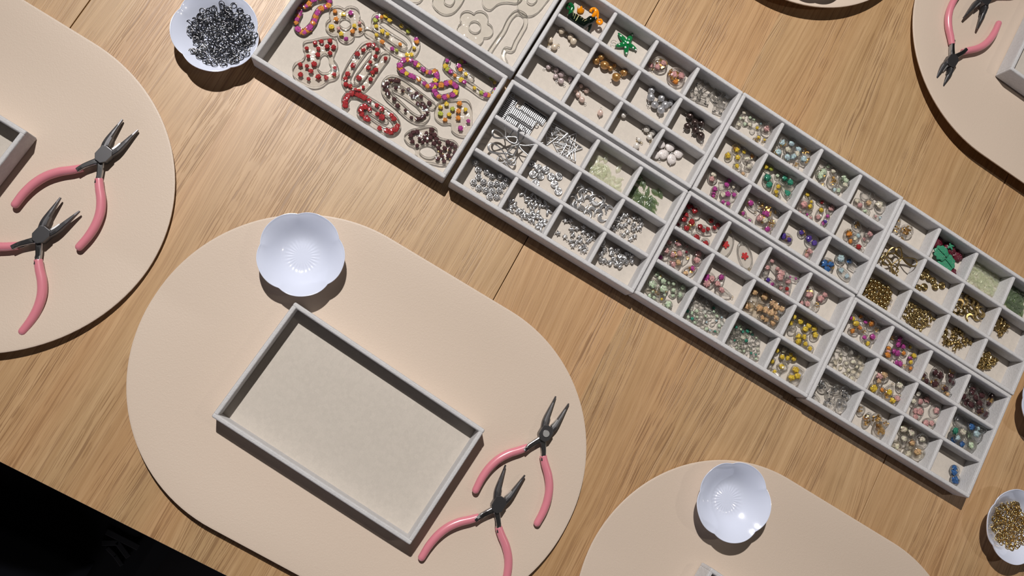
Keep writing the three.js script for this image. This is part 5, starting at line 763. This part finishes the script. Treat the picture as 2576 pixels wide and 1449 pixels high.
resinCell('L3', 'pale pink disc', [['disc',130.7,51.4,144,16.7,13.3,'p p'], ['disc',129.1,67.2,110,19.9,15.9,'p p p'], ['disc',147.5,54.9,103,15.8,12.6,'p'], ['disc',147.3,70.6,-28,15.3,12.2,'p p'], ['oval',120.1,58.7,96,11.9,9.6,'w'], ['facet',120.2,49.4,116,10.6,8.5,'w']]);
resinCell('L3', 'blue-green glass', [['block',183,51,8,25.6,13.5,'B'], ['round',179.3,71.7,41,14,14,'b'], ['oval',181.6,64.4,-73,20.1,12.1,'l w'], ['round',196.8,56,58,14.9,14.9,'k E'], ['round',198.3,55.2,-4,15.6,15.6,'l'], ['facet',191.6,71.7,-27,14.8,11.8,'b B'], ['oval',200.2,66.1,87,14.8,11.9,'k E'], ['oval',198.1,48.4,-11,16.3,8.1,'l B'], ['round',190.6,50.4,44,12.2,12.2,'b'], ['round',173.7,64.5,146,12.1,12.1,'t E']]);
resinCell('L3', 'pale lemon', [['round',121.8,91.8,82,13,13,'w Y'], ['round',130.2,90.8,147,13,13,'w'], ['round',125.4,100.8,143,13,13,'w'], ['round',122.5,111.1,146,12.9,12.9,'w Y'], ['oval',136.6,100.4,74,13.7,10.9,'n Y'], ['round',146.5,91.6,14,15.8,15.8,'w'], ['round',136.8,110.5,33,13.6,13.6,'w Y'], ['round',147,105.4,103,15.1,15.1,'Y n']]);
resinCell('L3', 'two blue', [['round',195.7,100.4,75,11.6,11.6,'b b'], ['round',200.3,108.6,57,11.6,11.6,'b']]);
resinCell('U3', 'gold-flake globe', [['facet',14.8,15.4,49,7.9,6.3,'G'], ['round',15.2,25.4,57,10.5,10.5,'G'], ['round',27.7,21.2,-10,14.7,14.7,'G G'], ['oval',27,30.4,126,9.2,7.3,'G']]);
charmCell('L1', 'ball', 'silver', [[11.5,87.8], [17.4,92.7], [21.3,98.9], [28,100.5], [25.9,89.7], [32.3,90.7], [35.3,98.7], [40,94.9], [19.8,106.1], [27.1,108.2], [34.1,106.5], [40.2,103.8], [45.8,99.1], [46.3,92.5], [40.7,110.1], [46.6,106.4], [39.2,86.8], [45.6,86.8]]);
charmCell('L1', 'tail', 'silver', [[68.4,88.5], [75.5,88.7], [82,87.8], [88,88.8], [93.3,87.1], [97.6,90.7], [77.3,93.2], [83.9,95.3], [84,100.8], [89.9,100.3], [96.2,107.3], [98.6,101.9], [99.9,109.7], [84.4,108.4], [88.7,106.5], [79.8,105.7], [77.4,109.6], [70.7,105.9], [65.6,105.2], [63.9,110.2], [60.8,103.5], [73.5,108.1], [90,103.3], [100.8,104.9]]);
charmCell('L1', 'moon', 'silver', [[114.8,52.8], [119.4,55.5], [125,51.2], [118.8,61.5], [113.9,65.4], [131.8,54.9], [135.8,56.4], [127.4,58.4], [116,70.4], [119.9,70.4], [126.4,67.9], [126.3,71.9], [136.6,66.3], [134.7,71.5], [143.8,65], [149.1,67.3], [139.6,51.6], [145.9,57.3], [151.3,55.5]]);
charmCell('L1', 'star', 'silver', [[118,90.2], [122.6,87.3], [127.8,94.4], [132.1,90.9], [137.6,86.7], [139.6,90.2], [145,90.1], [149.7,87.2], [117.9,105.2], [125.7,104.7], [131.6,99.1], [138.7,97.1], [133.1,105.3], [138.3,103.3], [141.7,100.4], [148,96.1], [137.2,108.3], [147.1,102.2], [145.2,106.5], [150.3,106.5], [149.4,92.1]]);
charmCell('L1', 'star', 'silver', [[167.1,53.7], [170.5,51.2], [178.4,49.5], [183.3,48], [188,50.7], [175.3,55.4], [174.1,60.6], [171,63.7], [167.1,65.3], [166.1,70.7], [163,69.5], [181.1,55.8], [187.3,56.8], [183.8,60.6], [179.3,65.7], [176.8,71.3], [188.3,65.8], [186,70.4], [163.6,61.9], [163.1,58.2], [166.8,57.5], [187.5,54.3]]);
charmCell('L1', 'heart', 'silver', [[166.5,95.1], [166.3,99.9], [168.3,106.1], [172.6,103.9], [172.7,91.3], [175.4,94.7], [178.7,88.4], [185.2,90.8], [188.7,87], [194.2,86.8], [180.8,97.3], [185,94], [179.2,103], [189,96.3], [186,100.9], [189.6,100.3], [193.5,92.8], [190.4,91.5], [198,89.3], [161.9,87.6], [162.4,91.3]]);
charmCell('L1', 'disc', 'silver', [[60,57.9], [67.8,58.3], [75.3,55.6], [66.4,66.8], [73.8,64.1], [73.2,72.9], [83.4,58.8], [89.9,54.3], [90.4,63.6], [97.3,67.8]]);
charmCell('L1', 'triangle', 'silver', [[62.9,13.6], [63.5,23.7], [70.8,15.5], [78.2,19.5], [77.3,27.1], [82.5,14.9], [85.1,25.6], [87.9,18.5], [90.5,29.1]]);
charmCell('L1', 'leaf', 'light', [[116.4,14.4], [122.7,11.2], [117.3,20.4], [116.1,26.9], [122.5,19.5], [128.4,19.4], [123.5,27.1], [118.5,31], [128.1,28.2], [133.3,23.2], [128.4,23.1], [138.1,25.9], [145,23.9], [136.2,31.2], [147.4,28.1], [148.4,31.5], [141.7,30.9], [123.4,31.2], [139.3,12.9], [112.4,26], [130.1,31.8], [119.2,26.6], [120.9,23.8], [115.4,29.8], [128.3,25.6]]);
charmCell('L1', 'leaf', 'dark', [[166.8,13.4], [170.4,12.7], [164.9,21.9], [170.6,24.8], [177.5,18], [184.8,13.5], [190.6,12.2], [171.1,30.2], [175.7,28.1], [179.3,24.3], [184.2,22.8], [187.9,22.1], [178,30.8], [183.4,27.4], [189.6,26.7], [187.9,31], [185.8,33.2], [192.3,33.2], [164.6,28.6], [162.2,8.9], [165.4,25.7], [175.5,32.3]]);
charmCell('U3', 'ball', 'gold', [[15.2,105.3], [31.9,100.3], [38.1,101.1], [27.3,94.4], [30.1,90.4], [37.6,94.3], [10.5,96.7], [43.2,97.6], [13.7,111.1], [25.4,102], [43.8,110.2], [36.2,107.1], [30,106.3], [13.6,100.2], [23.9,97.5], [15.7,92.9], [21.7,111], [20.2,91.3], [43.5,103], [36.6,89], [33.7,111.7], [41.5,92], [22.7,105.8], [19.2,97.9], [28.3,110.6], [32.5,94.8], [24.5,90.1], [41,106.9], [38.9,110.8], [18.7,102.3]]);
charmCell('U3', 'tail', 'gold', [[98.3,89.8], [73.2,89.3], [88.4,94.7], [86.7,108.7], [90.2,87.6], [95.8,100.5], [77.3,91], [89.9,101.1], [77.4,105.1], [71.8,106.2], [68.8,99.1], [83.7,98.8], [79.4,100.3], [80.3,108.6], [82.6,103.8], [92.7,106], [81.3,92.8], [73.8,98.1], [84.6,89.8], [93.6,93.7], [78.2,95.9], [68,90]]);
charmCell('U3', 'leaf', 'light', [[150.7,7.7], [139.6,15.9], [137.3,8.9], [124.9,16.4], [118.7,7.8], [144,15.9], [136.7,23.4], [131,7.1], [146.7,19.9], [142.1,20.7], [152.7,14.5], [141.5,10.1], [119.2,12.4], [130,14.6], [148.3,11.5], [137.9,27.9], [123.9,29.2], [118.6,25.2], [124.9,7.5], [130.4,27.2], [147.8,27.3], [143.3,25.7], [121.8,20.9], [130,19.2], [135.1,16.6], [152.7,21], [149.5,16.2], [133.1,11.6], [144.8,7.4], [152.7,26.6], [118,17.9], [124.6,24.6], [127.2,11.3], [118.5,29.6], [150.2,23.6], [138.1,19.6], [133.3,21.4], [127.9,22.8], [123,11.8], [152.7,10.9], [121,16], [133.9,26.1], [136.6,13], [146.2,24]]);
charmCell('U3', 'leaf', 'dark', [[189.2,27.3], [175.2,23.2], [181.9,28], [189.9,17.6], [178.8,14.2], [184.6,15.7], [171.9,9.1], [172.5,18.8], [182.9,23.2], [180,8.1], [194.4,26.3], [187.3,7.1], [171.9,26], [189,12.9], [177.6,28.1], [192.4,21], [176.9,18.4], [181.7,19.1], [174,14], [188.3,22.4], [176.3,10.3], [184.5,10.3], [186,29.7], [185.4,19.7], [190.2,31.1], [186.1,25.2], [190,9.4], [179.3,23.5], [170.5,13.4], [191.7,24.8]]);
charmCell('U3', 'moon', 'gold', [[146.2,51.1], [147.2,60.5], [126.6,53.1], [132.2,59.4], [122.2,61.6], [121.5,68], [139.3,48.5], [137.5,55.6], [133.4,47.9], [119.4,50.2], [127.5,47.4], [141.7,58.9], [127.7,64.3], [121.3,56.3], [150.4,54.6], [138.4,64.8]]);
charmCell('U3', 'star', 'gold', [[185.1,49.5], [175.8,56.5], [173.3,59.6], [184,54.7], [178.5,60.5], [174.4,46.7], [179.6,55], [181.6,58.5], [173.1,53.1], [181.2,63], [179,47.7], [176.1,50.3], [181,50.8]]);
charmCell('U3', 'star', 'gold', [[152.1,90.1], [129.9,95], [147.1,89.8], [138.4,86.9], [127,101.7], [143.1,99.2], [121.5,95.5], [128.8,105.5], [143.2,92], [138.5,96.2], [147.1,94.5], [124.1,105.9], [130.1,86.3], [134.5,98.9], [121.5,100.3], [128.9,90.3], [133.5,93.2], [137.5,105.9], [139.2,100.8], [134.5,85.8], [118.8,92.5], [132,102.4]]);
charmCell('U3', 'heart', 'gold', [[173.8,92], [182,93], [174.1,99.1], [174,108.4], [180.4,103.9], [175.8,103.7], [184.9,102.7], [187.2,95.1], [178.2,94.7], [184.7,97.7], [181.1,98.7], [177.8,90.2], [177.4,100.5], [174.4,95.8], [172.7,102.4], [177.9,106.4], [185.4,92.4], [172.8,105.8], [176.9,97.2], [188.2,92.5]]);
charmCell('U3', 'disc', 'gold', [[70.3,48], [76,52.4], [82.1,52.2], [68.3,54.1], [69.6,69.1], [75.6,64.1], [87.2,56.7], [94.1,51.1]]);
renderer.render(scene, camera);
